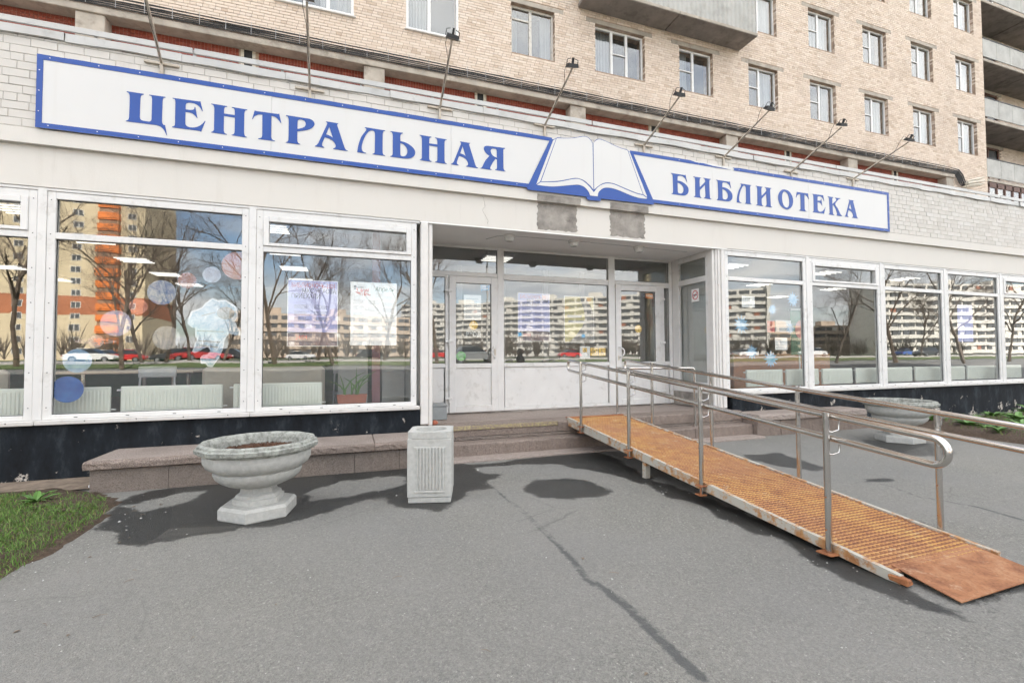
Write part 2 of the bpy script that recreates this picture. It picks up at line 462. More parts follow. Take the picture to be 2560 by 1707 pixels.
# interior
simple('room_wall', (0.36, 0.36, 0.34), 0.9, vary=0.06)
simple('room_floor', (0.26, 0.23, 0.19), 0.5, vary=0.2)
simple('room_ceiling', (0.34, 0.34, 0.33), 0.9, vary=0.03)
simple('room_green', (0.035, 0.13, 0.06), 0.8, vary=0.1)
simple('room_pink', (0.44, 0.22, 0.235), 0.8, vary=0.05)
simple('room_grey', (0.42, 0.415, 0.395), 0.85, vary=0.05)
simple('radiator', (0.80, 0.82, 0.74), 0.45, vary=0.03)
simple('sofa', (0.47, 0.42, 0.34), 0.7, vary=0.06)
simple('desk_wood', (0.52, 0.41, 0.29), 0.5, vary=0.1)
simple('grey_plastic', (0.45, 0.46, 0.46), 0.5)
simple('terracotta', (0.42, 0.14, 0.085), 0.8, vary=0.1)
simple('counter_orange', (0.46, 0.21, 0.10), 0.6, vary=0.1)
flat('tube_lit', (0.9, 0.9, 0.9)).P(Emission_Color=(1.0, 0.96, 0.88, 1), Emission_Strength=0.32)
MAT['tube_lit'].cycles.emission_sampling = 'NONE'
flat('lamp_glass', (0.62, 0.62, 0.60), 0.25)
# prints and stickers
flat('paper', (0.86, 0.86, 0.85), 0.6)
flat('ink', (0.03, 0.035, 0.05), 0.6)
flat('ink_grey', (0.30, 0.31, 0.34), 0.6)
flat('ink_red', (0.55, 0.10, 0.09), 0.6)
flat('ink_coral', (0.72, 0.30, 0.26), 0.6)
flat('ink_green', (0.10, 0.22, 0.14), 0.6)
flat('sticker_yellow', (0.78, 0.48, 0.06), 0.5)
flat('sticker_green', (0.10, 0.46, 0.09), 0.5)
flat('sticker_blue', (0.02, 0.27, 0.55), 0.5)
flat('sticker_orange', (0.72, 0.20, 0.03), 0.5)
flat('sticker_red', (0.62, 0.03, 0.04), 0.5)
g = NG('poster_space'); p = g.pos()
g.P(Base_Color=g.ramp(g.noise(p, 3, 5), (0.3, (0.30, 0.32, 0.66)), (0.7, (0.44, 0.46, 0.74))), Roughness=0.55)
simple('poster_ground', (0.19, 0.145, 0.16), 0.6, vary=0.4, vscale=9)
flat('poster_road', (0.62, 0.55, 0.27), 0.6)
flat('poster_asphalt', (0.25, 0.24, 0.23), 0.6)
flat('poster_lilac', (0.40, 0.42, 0.74), 0.6)
def film(name, c1, c2, scale, alpha, squash=1.0):
    """printed see-through window film"""
    g = NG(name); p = g.coord('Object', (1, 1, squash))
    v = g.ramp(g.noise(p, scale, 6, 0.6, 0.8), (0.35, c1), (0.65, c2))
    g.P(Base_Color=v, Roughness=0.5, Alpha=min(alpha, .95)*.86)
film('planet_star', (0.75, 0.30, 0.24), (0.82, 0.52, 0.44), 6, 0.55)
film('planet_pale', (0.50, 0.52, 0.66), (0.70, 0.70, 0.78), 6, 0.5)
film('planet_red', (0.62, 0.24, 0.20), (0.70, 0.36, 0.30), 6, 0.42)
film('planet_earth', (0.10, 0.22, 0.50), (0.66, 0.70, 0.76), 9, 0.7)
film('planet_bands', (0.42, 0.42, 0.68), (0.78, 0.66, 0.62), 3, 0.7, 4.0)
film('planet_ring', (0.66, 0.40, 0.36), (0.72, 0.58, 0.54), 4, 0.42)
film('planet_moon', (0.36, 0.35, 0.34), (0.55, 0.53, 0.52), 12, 0.7)
film('planet_ice', (0.18, 0.38, 0.62), (0.46, 0.60, 0.74), 4, 0.7)
film('planet_blue', (0.02, 0.09, 0.38), (0.04, 0.17, 0.52), 4, 0.96)
film('suit', (0.24, 0.42, 0.58), (0.68, 0.76, 0.82), 13, 0.75)
film('suit_rim', (0.75, 0.80, 0.85), (0.85, 0.88, 0.92), 3, 0.75)
film('visor', (0.34, 0.36, 0.34), (0.52, 0.50, 0.46), 5, 0.6)
film('star_film', (0.16, 0.42, 0.70), (0.40, 0.62, 0.82), 5, 0.85)
# across the street
simple('tower_wall', (0.60, 0.50, 0.34), 0.9, vary=0.06, vscale=0.3)
simple('tower_brick', (0.42, 0.16, 0.08), 0.9, vary=0.1, vscale=0.3)
simple('tower_orange', (0.75, 0.21, 0.045), 0.8, vary=0.05, vscale=0.3)
simple('far_white', (0.60, 0.575, 0.53), 0.9, vary=0.06, vscale=0.2)
simple('far_pink', (0.46, 0.375, 0.30), 0.9, vary=0.06, vscale=0.2)
simple('tower_glazing', (0.34, 0.20, 0.12), 0.4)
simple('far_window', (0.10, 0.105, 0.11), 0.2, vary=0.3, vscale=0.7)
simple('far_red', (0.34, 0.15, 0.10), 0.8)
for nm, c in (('car_white', (0.72, 0.72, 0.72)), ('car_red', (0.52, 0.03, 0.03)), ('car_dark', (0.03, 0.035, 0.04)), ('car_grey', (0.18, 0.19, 0.20)), ('car_blue', (0.05, 0.12, 0.36))):
    NG(nm).P(Base_Color=c, Roughness=0.25, Coat_Weight=0.6)
flat('tyre', (0.02, 0.02, 0.02), 0.9)
flat('rim', (0.45, 0.45, 0.46), 0.35, 0.8)
flat('car_glass', (0.02, 0.025, 0.03), 0.08)
flat('headlight', (0.75, 0.75, 0.72), 0.15)
simple('coat', (0.03, 0.032, 0.04), 0.85)
simple('hair', (0.018, 0.013, 0.011), 0.5)
simple('skin', (0.55, 0.36, 0.27), 0.6, vary=0.03)
simple('boots', (0.02, 0.02, 0.02), 0.6)
# traced outlines (metres on the sign plane) and stain outlines (metres on the ground)
GLYPH = {
 'TSE': ["-2.685,4.854 -2.507,4.853 -2.508,4.843 -2.528,4.832s -2.538,4.812s -2.541,4.78s -2.544,4.559s -2.539,4.528s -2.518,4.509s -2.449,4.505s -2.429,4.513s -2.42,4.532s -2.419,4.564s -2.417,4.797s -2.422,4.828s -2.433,4.842s -2.451,4.845 -2.451,4.853 -2.274,4.856 -2.275,4.848 -2.295,4.838s -2.303,4.815s -2.305,4.78s -2.308,4.54s -2.303,4.509s -2.289,4.488s -2.274,4.488 -2.249,4.356 -2.254,4.357 -2.284,4.421s -2.317,4.456s -2.357,4.472s -2.405,4.473s -2.687,4.47 -2.687,4.477 -2.666,4.489s -2.657,4.509s -2.654,4.54s -2.652,4.781s -2.656,4.814s -2.666,4.836s -2.685,4.846"],
 'IE': ["-2.197,4.858 -1.901,4.862 -1.888,4.867 -1.86,4.742 -1.866,4.738 -1.891,4.783s -1.924,4.812s -1.965,4.827s -2.011,4.827s -2.038,4.817s -2.05,4.798s -2.053,4.765s -2.052,4.732 -2.009,4.732s -1.973,4.738s -1.957,4.755s -1.952,4.78 -1.944,4.78 -1.919,4.636 -1.924,4.636 -1.949,4.669s -1.977,4.689s -2.009,4.697s -2.053,4.696 -2.053,4.555s -2.047,4.529s -2.029,4.51s -1.997,4.502s -1.947,4.51s -1.901,4.533s -1.86,4.572s -1.834,4.615 -1.829,4.613 -1.875,4.463 -1.894,4.472 -2.197,4.471 -2.197,4.48 -2.179,4.489s -2.168,4.504s -2.166,4.531s -2.166,4.805s -2.169,4.831s -2.177,4.846s -2.197,4.85"],
 'EN': ["-1.764,4.859 -1.581,4.856 -1.583,4.847 -1.606,4.838s -1.615,4.812s -1.617,4.75 -1.491,4.75 -1.491,4.794s -1.496,4.827s -1.507,4.841s -1.525,4.845 -1.525,4.854 -1.344,4.85 -1.346,4.841 -1.366,4.833s -1.376,4.808s -1.378,4.774s -1.378,4.539s -1.373,4.501s -1.362,4.48s -1.345,4.474 -1.346,4.466 -1.524,4.469 -1.525,4.478 -1.504,4.486s -1.492,4.507s -1.49,4.538s -1.489,4.715 -1.617,4.717 -1.617,4.529s -1.611,4.497s -1.599,4.483s -1.58,4.477 -1.582,4.469 -1.762,4.472 -1.761,4.48 -1.743,4.488s -1.731,4.509s -1.73,4.539s -1.729,4.786s -1.734,4.824s -1.745,4.844s -1.764,4.85"],
 'TE': ["-1.254,4.857 -1.241,4.849 -0.971,4.852 -0.954,4.858 -0.927,4.734 -0.934,4.733 -0.96,4.77s -0.991,4.799s -1.021,4.811s -1.05,4.815 -1.051,4.528s -1.043,4.498s -1.028,4.48s -1.003,4.475 -1.004,4.467 -1.207,4.467 -1.207,4.476 -1.18,4.485s -1.164,4.505s -1.16,4.539s -1.161,4.811 -1.201,4.808s -1.235,4.79s -1.26,4.766s -1.277,4.729 -1.284,4.731"],
 'ER': ["-0.869,4.854 -0.64,4.852 -0.566,4.85s -0.526,4.832s -0.503,4.792s -0.515,4.755s -0.544,4.721s -0.591,4.691s -0.638,4.674s -0.723,4.647 -0.724,4.537s -0.719,4.503s -0.706,4.482s -0.686,4.476 -0.687,4.468 -0.868,4.468 -0.868,4.475 -0.848,4.484s -0.838,4.503s -0.835,4.532s -0.834,4.791s -0.838,4.819s -0.848,4.837s -0.869,4.844",
   "-0.723,4.683 -0.721,4.792s -0.714,4.811s -0.693,4.822s -0.667,4.823s -0.64,4.814s -0.626,4.801s -0.618,4.773s -0.623,4.743s -0.639,4.722s -0.671,4.702s"],
 'A': ["-0.353,4.851 -0.188,4.848 -0.19,4.84 -0.201,4.834s -0.204,4.819s -0.194,4.788 -0.108,4.528s -0.094,4.494s -0.077,4.475s -0.06,4.472 -0.062,4.463 -0.255,4.466 -0.254,4.476 -0.233,4.486s -0.224,4.502s -0.223,4.523s -0.237,4.556s -0.264,4.585s -0.297,4.603s -0.329,4.613s -0.367,4.619 -0.396,4.544s -0.403,4.508s -0.396,4.486s -0.374,4.476 -0.377,4.467 -0.497,4.469 -0.496,4.478 -0.476,4.489s -0.455,4.518s -0.442,4.549s -0.341,4.806s -0.337,4.824s -0.342,4.837s -0.352,4.842",
   "-0.31,4.78 -0.262,4.629 -0.27,4.633s -0.292,4.648s -0.319,4.657s -0.35,4.664"],
 'EL': ["0.174,4.851 0.461,4.847 0.46,4.839 0.442,4.834s 0.431,4.817s 0.427,4.779s 0.426,4.522s 0.43,4.495s 0.441,4.479s 0.461,4.473 0.46,4.465 0.283,4.465 0.283,4.472 0.304,4.482s 0.313,4.502s 0.315,4.534s 0.317,4.762s 0.314,4.789s 0.305,4.808s 0.29,4.818s 0.269,4.817s 0.243,4.807s 0.217,4.779s 0.183,4.724s 0.154,4.651s 0.135,4.58s 0.132,4.544s 0.137,4.513s 0.148,4.49s 0.167,4.477s 0.192,4.473 0.191,4.465 0.071,4.467 0.08,4.541s 0.101,4.63s 0.132,4.711s 0.183,4.792s 0.194,4.811s 0.194,4.827s 0.187,4.837s 0.174,4.842"],
 'SOFT': ["0.537,4.848 0.718,4.851 0.717,4.842 0.699,4.835s 0.686,4.817s 0.681,4.79s 0.681,4.719 0.735,4.715s 0.803,4.692s 0.862,4.654s 0.894,4.612s 0.902,4.571s 0.889,4.532s 0.862,4.5s 0.826,4.481s 0.781,4.469s 0.713,4.465s 0.535,4.465 0.536,4.472 0.555,4.481s 0.567,4.498s 0.571,4.524s 0.571,4.792s 0.566,4.819s 0.556,4.834s 0.537,4.84",
   "0.681,4.689 0.708,4.685s 0.744,4.665s 0.774,4.627s 0.784,4.587s 0.78,4.549s 0.765,4.519s 0.74,4.499s 0.709,4.494s 0.688,4.504s 0.682,4.526s"],
 'YA': ["2.333,4.852 2.332,4.841 2.312,4.833s 2.303,4.814s 2.302,4.784 2.304,4.538s 2.311,4.499s 2.324,4.482s 2.338,4.477 2.337,4.469 2.163,4.472 2.164,4.48 2.183,4.49s 2.194,4.513s 2.194,4.646 2.167,4.652 2.116,4.572s 2.085,4.509s 2.083,4.486s 2.091,4.476s 2.107,4.474 2.106,4.466 1.918,4.467 1.92,4.475 1.943,4.487s 1.96,4.519s 2.001,4.603s 2.069,4.689 2.028,4.712s 1.994,4.747s 1.976,4.79s 1.983,4.821s 2.005,4.838s 2.049,4.847s",
   "2.192,4.675 2.136,4.694s 2.103,4.729s 2.091,4.767s 2.099,4.798s 2.123,4.813s 2.157,4.815s 2.183,4.807s 2.191,4.781s"],
 'BE': ["5.551,4.852 5.855,4.85 5.877,4.859 5.909,4.731 5.899,4.732 5.87,4.784s 5.828,4.815s 5.774,4.826s 5.72,4.82s 5.699,4.803s 5.695,4.772s 5.694,4.725 5.761,4.724s 5.847,4.696s 5.911,4.65s 5.94,4.595s 5.935,4.54s 5.907,4.497s 5.853,4.468s 5.788,4.461s 5.557,4.462 5.56,4.472 5.581,4.483s 5.589,4.502s 5.593,4.546s 5.587,4.803s 5.577,4.833s 5.551,4.843",
   "5.694,4.69 5.76,4.673s 5.813,4.63s 5.828,4.573s 5.816,4.527s 5.778,4.496s 5.735,4.493s 5.704,4.505s 5.697,4.54s"],
 'II': ["6.056,4.85 6.23,4.848 6.227,4.839 6.207,4.825s 6.198,4.788s 6.201,4.661 6.326,4.78s 6.323,4.821s 6.31,4.838s 6.288,4.842 6.288,4.851 6.462,4.849 6.46,4.84 6.437,4.83s 6.427,4.797s 6.434,4.505s 6.442,4.478s 6.47,4.468 6.467,4.46 6.293,4.46 6.296,4.47 6.322,4.484s 6.331,4.521s 6.324,4.721 6.2,4.606 6.201,4.516s 6.211,4.481s 6.235,4.467 6.232,4.459 6.059,4.462 6.061,4.472 6.087,4.483s 6.093,4.513s 6.094,4.802s 6.083,4.833s 6.056,4.841"],
 'O': ["8.323,4.861s 8.43,4.848s 8.516,4.786s 8.56,4.688s 8.55,4.585s 8.5,4.508s 8.404,4.458s 8.311,4.469s 8.22,4.52s 8.169,4.606s 8.156,4.685s 8.181,4.769s 8.243,4.836s",
   "8.342,4.822s 8.402,4.793s 8.446,4.717s 8.459,4.616s 8.44,4.533s 8.379,4.493s 8.313,4.52s 8.275,4.587s 8.261,4.666s 8.269,4.748s 8.302,4.808s"],
 'KA': ["9.552,4.856 9.717,4.853 9.714,4.842 9.694,4.831s 9.686,4.804s 9.685,4.703 9.811,4.801s 9.809,4.822s 9.776,4.84 9.776,4.851 9.935,4.852 9.931,4.843 9.879,4.824s 9.771,4.711s 9.849,4.623s 9.919,4.513s 9.969,4.475 9.965,4.466 9.796,4.469 9.799,4.478 9.822,4.493s 9.813,4.535s 9.775,4.616s 9.711,4.684s 9.691,4.671 9.697,4.513s 9.711,4.482s 9.74,4.472 9.735,4.465 9.564,4.468 9.567,4.477 9.591,4.486s 9.602,4.514s 9.591,4.809s 9.581,4.835s 9.552,4.848"],
}
BOOK = {
 'cover': "2.701,4.243 3.128,5.117 3.186,5.119 3.254,5.16 3.431,5.177s 3.579,5.209s 3.74,5.258s 3.816,5.258s 3.88,5.221s 3.929,5.159 3.979,5.221s 4.034,5.254s 4.101,5.256s 4.234,5.224s 4.437,5.169s 4.608,5.148s 4.654,5.116 4.724,5.122 5.16,4.28 5.161,4.22 4.071,4.214 4.07,4.179 4.054,4.171 3.836,4.164 3.793,4.189 3.793,4.208 3.809,4.218 2.712,4.216",
 'pageL': "3.243,5.146 3.431,5.169s 3.579,5.2s 3.745,5.249s 3.816,5.247s 3.875,5.21s 3.92,5.153 3.927,4.35 3.871,4.407s 3.764,4.482s 3.657,4.512s 3.572,4.511s 3.466,4.482s 3.258,4.423s 2.952,4.375",
 'sideL': "3.176,5.1 3.229,5.134 2.937,4.375 2.866,4.32",
 'edgeL': "2.937,4.361 3.257,4.407s 3.466,4.467s 3.572,4.495s 3.657,4.5s 3.753,4.466s 3.854,4.39s 3.932,4.306 3.934,4.243 3.863,4.243 3.826,4.314s 3.752,4.378s 3.634,4.403s 3.465,4.374s 3.257,4.333s 3.103,4.313s 2.876,4.31",
 'pageR': "3.935,5.165 3.984,5.216s 4.04,5.245s 4.1,5.246s 4.234,5.214s 4.436,5.159s 4.602,5.137s 4.625,5.12 4.923,4.382 4.794,4.393s 4.563,4.449s 4.337,4.506s 4.213,4.51s 4.113,4.484s 4.013,4.418s 3.941,4.356",
 'sideR': "4.639,5.115 4.666,5.105 5.017,4.341 4.937,4.38",
 'edgeR': "3.932,4.306 4.013,4.402s 4.113,4.467s 4.213,4.493s 4.336,4.491s 4.563,4.432s 4.794,4.376s 4.929,4.365 5.017,4.321 4.993,4.308s 4.851,4.308s 4.677,4.334s 4.448,4.394s 4.279,4.42s 4.145,4.409s 4.067,4.361s 4.022,4.307s 4.007,4.244 3.934,4.243",
}
WET = [[(-2.27, 6.0), (-2.18, 6.3), (-1.59, 6.47), (0.77, 6.58), (1.44, 6.55), (1.58, 5.89), (1.77, 5.65), (1.58, 5.44), (1.55, 5.15), (1.26, 5.07), (1.05, 4.79), (0.82, 4.51), (0.63, 4.65), (0.42, 4.87), (0.38, 5.15), (0.16, 5.15), (-0.1, 4.99), (-0.4, 4.76), (-0.67, 4.65), (-1.08, 4.67), (-1.37, 4.57), (-1.59, 4.54), (-1.77, 4.67), (-1.84, 4.82), (-2.06, 5.03), (-2.2, 5.55)], [(1.93, 5.07), (2.15, 5.25), (2.5, 5.21), (2.7, 5.02), (2.76, 4.67), (2.7, 4.48), (2.42, 4.41), (2.09, 4.46), (1.92, 4.63), (1.86, 4.82)], [(1.39, 6.29), (2.01, 6.28), (2.92, 6.53), (3.49, 6.63), (3.69, 6.17), (3.54, 5.36), (3.45, 4.61), (3.54, 3.88), (3.52, 3.22), (3.47, 2.62), (3.42, 2.27), (3.36, 2.04), (3.4, 1.77), (4.32, 1.88), (3.73, 1.63), (3.4, 1.63), (3.22, 1.68), (3.19, 1.81), (3.15, 2.1), (3.12, 2.36), (3.28, 2.84), (3.19, 3.1), (3.31, 3.74), (3.2, 4.13), (3.24, 4.65), (3.07, 5.36), (2.85, 5.54), (2.74, 5.84), (2.45, 6.06), (1.94, 6.09), (1.41, 6.13)], [(5.58, 5.47), (6.2, 5.4), (6.03, 4.84), (5.95, 4.47), (5.71, 4.41), (5.48, 4.72), (5.42, 5.16)], [(5.84, 3.93), (6.13, 3.82), (5.98, 3.75), (5.75, 3.84)], [(4.5, 3.13), (4.81, 2.84), (4.81, 2.62), (4.56, 2.2), (4.39, 1.91), (4.27, 1.86), (4.29, 2.1), (4.54, 2.53), (4.54, 2.79)], [(8.48, 5.72), (7.89, 5.12), (7.79, 4.64), (8.16, 4.4), (8.69, 4.47), (9.2, 5.02), (9.09, 5.27)]]
DRY = [[(-0.47, 5.64), (-0.07, 6.01), (0.6, 6.09), (0.67, 5.73), (0.45, 5.52), (-0.02, 5.34), (-0.36, 5.35)], [(-2.16, 5.81), (-1.77, 6.15), (-1.56, 6.17), (-1.57, 5.75), (-1.9, 5.51)]]
CRACK = [[(1.53, 5.12), (1.58, 4.37), (1.57, 3.61), (1.55, 3.17), (1.51, 2.82), (1.55, 2.66), (1.57, 2.4), (1.56, 2.18), (1.55, 1.95), (1.55, 1.72)], [(5.85, 3.97), (5.81, 3.64), (5.66, 3.26), (5.75, 3.04), (5.81, 2.83), (5.73, 2.48)]]
LAWN = [(-2.25, 4.17), (-2.21, 4.37), (-2.17, 4.66), (-2.15, 5.06), (-2.17, 5.47), (-2.27, 6.0), (-2.52, 6.26), (-2.79, 6.44), (-3.2, 6.59), (-3.55, 6.55)]
# flat lettering: text converted to plain meshes in the XZ plane
TXT = {}
def text_mesh(s, size, mat, bold=0.0, align='LEFT', sx=1.0):
    key = (s, size, mat, bold, align, sx)
    if key in TXT: return TXT[key]
    cu = bpy.data.curves.new('lettering', 'FONT'); cu.body = s; cu.size = size; cu.offset = bold; cu.align_x = align
    cu.resolution_u = 3
    ob = bpy.data.objects.new('lettering', cu); COL.objects.link(ob)
    bpy.context.view_layer.update()
    me = bpy.data.meshes.new_from_object(ob.evaluated_get(bpy.context.evaluated_depsgraph_get()))
    bpy.data.objects.remove(ob); bpy.data.curves.remove(cu)
    me.transform(Matrix.Diagonal((sx, 1, 1, 1)))
    me.transform(Matrix.Rotation(R(90), 4, 'X'))
    me.materials.clear(); me.materials.append(MAT[mat])
    TXT[key] = me
    return me
for a in (('БИБЛИОНОЧЬ-2021', .088, 'ink_red', 0, 'LEFT', .70), ('МКС ЧЕХОВА:', .095, 'ink', 0, 'LEFT', .72), ('ПРИЕХАЛИ!', .095, 'ink', 0, 'LEFT', .72), ('24/04', .085, 'ink_red', .001, 'LEFT', .8),
          ('Апрель', .10, 'ink_green', 0, 'LEFT', .78), ('ВХОД', .125, 'paper', .004, 'LEFT', .78), ('КНИЖНЫЙ', .075, 'poster_asphalt', .0, 'LEFT', .8), ('НАВИГАТОР', .075, 'poster_asphalt', .0, 'LEFT', .8),
          ('ТИТАН', .055, 'paper', .002, 'LEFT', .9), ('СТАРТОВАЯ', .05, 'ink', 0, 'LEFT', .6), ('ОТКРЫТО', .05, 'ink', 0, 'LEFT', .65)):
    text_mesh(*a)
# ------------------------------------------------------------------ ground
def terrain(y):
    """the street behind the camera lies about a metre above the forecourt"""
    if y > -1: return 0.0
    if y > -9: return 0.4*(-1-y)/8
    if y > -28: return 0.4+0.7*(-9-y)/19
    return 1.1
mb = MB()
ys = [7.2, -1.0, -9, -28, -300, -1600]
for xa, xb in ((-1600, -60), (-60, 60), (60, 1600)):
    for a, b in zip(ys[:-1], ys[1:]):
        mb.add([(xa, a, terrain(a)-0.012), (xb, a, terrain(a)-0.012), (xb, b, terrain(b)-0.012), (xa, b, terrain(b)-0.012)], [(3, 2, 1, 0)])
    mb.add([(xa, 1600, -0.012), (xb, 1600, -0.012), (xb, 7.2, -0.012), (xa, 7.2, -0.012)], [(3, 2, 1, 0)])
mb.build('ground', 'far_asphalt', kind='structure')

# asphalt forecourt: fine sheet carrying the wet stains and the sealed crack as attributes
def seg_d(p, a, b):
    ax, ay = a; bx, by = b
    dx, dy = bx-ax, by-ay
    t = max(0, min(1, ((p[0]-ax)*dx+(p[1]-ay)*dy)/(dx*dx+dy*dy+1e-9)))
    return math.hypot(p[0]-ax-t*dx, p[1]-ay-t*dy), t
def sdf(p, poly):
    d = 9; ins = False; n = len(poly)
    for i in range(n):
        a, b = poly[i], poly[(i+1) % n]
        d = min(d, seg_d(p, a, b)[0])
        if (a[1] > p[1]) != (b[1] > p[1]) and p[0] < (b[0]-a[0])*(p[1]-a[1])/(b[1]-a[1])+a[0]: ins = not ins
    return -d if ins else d
def boxd(poly, m):
    xs = [q[0] for q in poly]; yy = [q[1] for q in poly]
    return min(xs)-m, max(xs)+m, min(yy)-m, max(yy)+m
def grid_axis(a, b, lo, hi, fine, coarse):
    r_ = [a]; x = a
    while x < b-1e-6:
        x += fine if lo <= x < hi else coarse
        r_.append(min(x, b))
    return r_
gx = grid_axis(-9, 22, -2.8, 9.6, 0.05, 0.5)
gy = grid_axis(-1, 7.15, 1.5, 6.7, 0.05, 0.4)
WB = [boxd(q, 0.3) for q in WET]; DB = [boxd(q, 0.3) for q in DRY]; CB = [boxd(q, 0.3) for q in CRACK]
verts = []; wet = []; crack = []
for y in gy:
    for x in gx:
        verts.append((x, y, 0.0))
        d = 0.3
        for q, bb in zip(WET, WB):
            if bb[0] < x < bb[1] and bb[2] < y < bb[3]: d = min(d, sdf((x, y), q))
        for q, bb in zip(DRY, DB):
            if bb[0] < x < bb[1] and bb[2] < y < bb[3]: d = max(d, -sdf((x, y), q))
        wet.append(d)
        c = 0.3
        for q, bb in zip(CRACK, CB):
            if bb[0] < x < bb[1] and bb[2] < y < bb[3]:
                for i in range(len(q)-1):
                    dd, t = seg_d((x, y), q[i], q[i+1])
                    w = 0.014+0.020*min(1, (i+t)/5.0) if q is CRACK[0] else 0.008+0.02*(i+t)/5
                    c = min(c, dd-w)
        crack.append(c)
nx = len(gx)
faces = [(j*nx+i, j*nx+i+1, (j+1)*nx+i+1, (j+1)*nx+i) for j in range(len(gy)-1) for i in range(nx-1)]
me = bpy.data.meshes.new('asphalt')
me.from_pydata(verts, [], faces)
for nm, vals in (('wet', wet), ('crack', crack)):
    at = me.attributes.new(nm, 'FLOAT', 'POINT'); at.data.foreach_set('value', vals)
g = NG('asphalt'); p = g.pos()
sp = g.mix(0.45, g.vor(p, 190, 'Color'), g.vor(p, 75, 'Color'))
dry = g.ramp(sp, (0.1, (0.105, 0.104, 0.094)), (0.5, (0.19, 0.187, 0.168)), (0.82, (0.265, 0.258, 0.232)), (0.96, (0.62, 0.60, 0.55)))
dry = g.mix(g.ramp(g.noise(p, 0.9, 4, 0.6), (0.35, 0.0), (0.7, 0.5)), dry, (0.225, 0.218, 0.205))
dry = g.mix(g.ramp(g.noise(p, 0.35, 2, 0.6), (0.4, 0.0), (0.7, 0.35)), dry, (0.15, 0.152, 0.155))
dry = g.mix(g.ramp(g.noise(p, 5.0, 5, 0.7), (0.60, 0.0), (0.74, 0.35)), dry, (0.115, 0.11, 0.105))
edge = g.math('ADD', g.math('MULTIPLY', g.math('SUBTRACT', g.noise(p, 3.5, 6, 0.62), 0.5), 0.34), g.math('MULTIPLY', g.math('SUBTRACT', g.noise(p, 45, 3, 0.7), 0.5), 0.10))
wv = g.node('ShaderNodeAttribute', attribute_name='wet').outputs['Fac']
wm = g.ramp(g.math('ADD', g.math('MULTIPLY', g.math('ADD', wv, edge), 4.0), 0.5), (0.40, 1.0), (0.50, 0.72), (0.60, 0.0))
wm = g.math('MULTIPLY', wm, g.ramp(g.noise(p, 2.2, 7, 0.65), (0.3, 1.0), (0.72, 0.88)))
cv = g.node('ShaderNodeAttribute', attribute_name='crack').outputs['Fac']
cedge = g.math('MULTIPLY', g.math('SUBTRACT', g.noise(p, 18, 4, 0.7), 0.5), 0.07)
cm = g.ramp(g.math('ADD', g.math('MULTIPLY', g.math('ADD', cv, cedge), 12.0), 0.5), (0.36, 0.75), (0.62, 0.0))
wetc = g.mix(1.0, dry, (0.085, 0.092, 0.094), 'MULTIPLY')
v = g.mix(wm, dry, wetc)
fine = g.node('ShaderNodeTexVoronoi', {'Vector': g.mix(0.12, p, g.node('ShaderNodeTexNoise', {'Vector': p, 'Scale': 2.5, 'Detail': 6}).outputs['Color']), 'Scale': 0.75}, feature='DISTANCE_TO_EDGE').outputs['Distance']
fm = g.math('MULTIPLY', g.ramp(fine, (0.0, 1.0), (0.006, 0.0)), g.ramp(g.noise(p, 0.8, 4), (0.52, 0.0), (0.60, 0.55)))
v = g.mix(fm, v, (0.085, 0.085, 0.08))
pt = g.node('ShaderNodeTexVoronoi', {'Vector': p, 'Scale': 0.33}).outputs['Color']
v = g.mix(g.ramp(pt, (0.3, 0.0), (0.8, 0.16)), v, (0.27, 0.255, 0.225))
v = g.mix(cm, v, (0.052, 0.056, 0.058))
rg = g.mix(wm, (0.9, 0.9, 0.9), (0.45, 0.45, 0.45))
g.P(Base_Color=v, Roughness=rg)
g.bump(g.vor(p, 120, 'Distance'), 0.7, 0.006)
me.materials.append(MAT['asphalt']); me.update()
link('asphalt_forecourt', me, kind='structure')

# soil beds left and right
def bed(name, poly, h, step=0.09):
    x0, x1, y0, y1 = boxd(poly, 0.02)
    V = []; idx = {}; F = []
    ny, nx_ = int((y1-y0)/step)+1, int((x1-x0)/step)+1
    for j in range(ny+1):
        for i in range(nx_+1):
            x, y = x0+i*step, y0+j*step
            d = sdf((x, y), poly)
            if d < step*1.5:
                z = 0.004+h*max(0, min(1, -d/0.5))**0.7 - (0.03 if d > 0 else 0) + (rnd.uniform(0, 0.022) if d < 0 else 0)
                idx[i, j] = len(V); V.append((x, y, z))
    for j in range(ny):
        for i in range(nx_):
            q = [(i, j), (i+1, j), (i+1, j+1), (i, j+1)]
            if all(k in idx for k in q): F.append(tuple(idx[k] for k in q))
    m = MB(); m.add(V, F)
    o = m.build(name, 'soil', kind='structure', smooth=True)
    return V
LEFT_BED = [(-2.22, 3.9), (-2.21, 4.37), (-2.17, 4.66), (-2.15, 5.06), (-2.19, 5.47), (-2.30, 6.0), (-2.55, 6.32), (-2.8, 6.55), (-3.2, 6.8), (-6.5, 6.9), (-6.5, 3.6)]
RIGHT_BED = [(10.35, 4.0), (10.6, 5.2), (10.55, 6.2), (11.3, 6.75), (24, 6.9), (24, 3.0), (13, 2.6)]
vl = bed('soil_bed_left', LEFT_BED, 0.05)
vr = bed('soil_bed_right', RIGHT_BED, 0.12, 0.12)
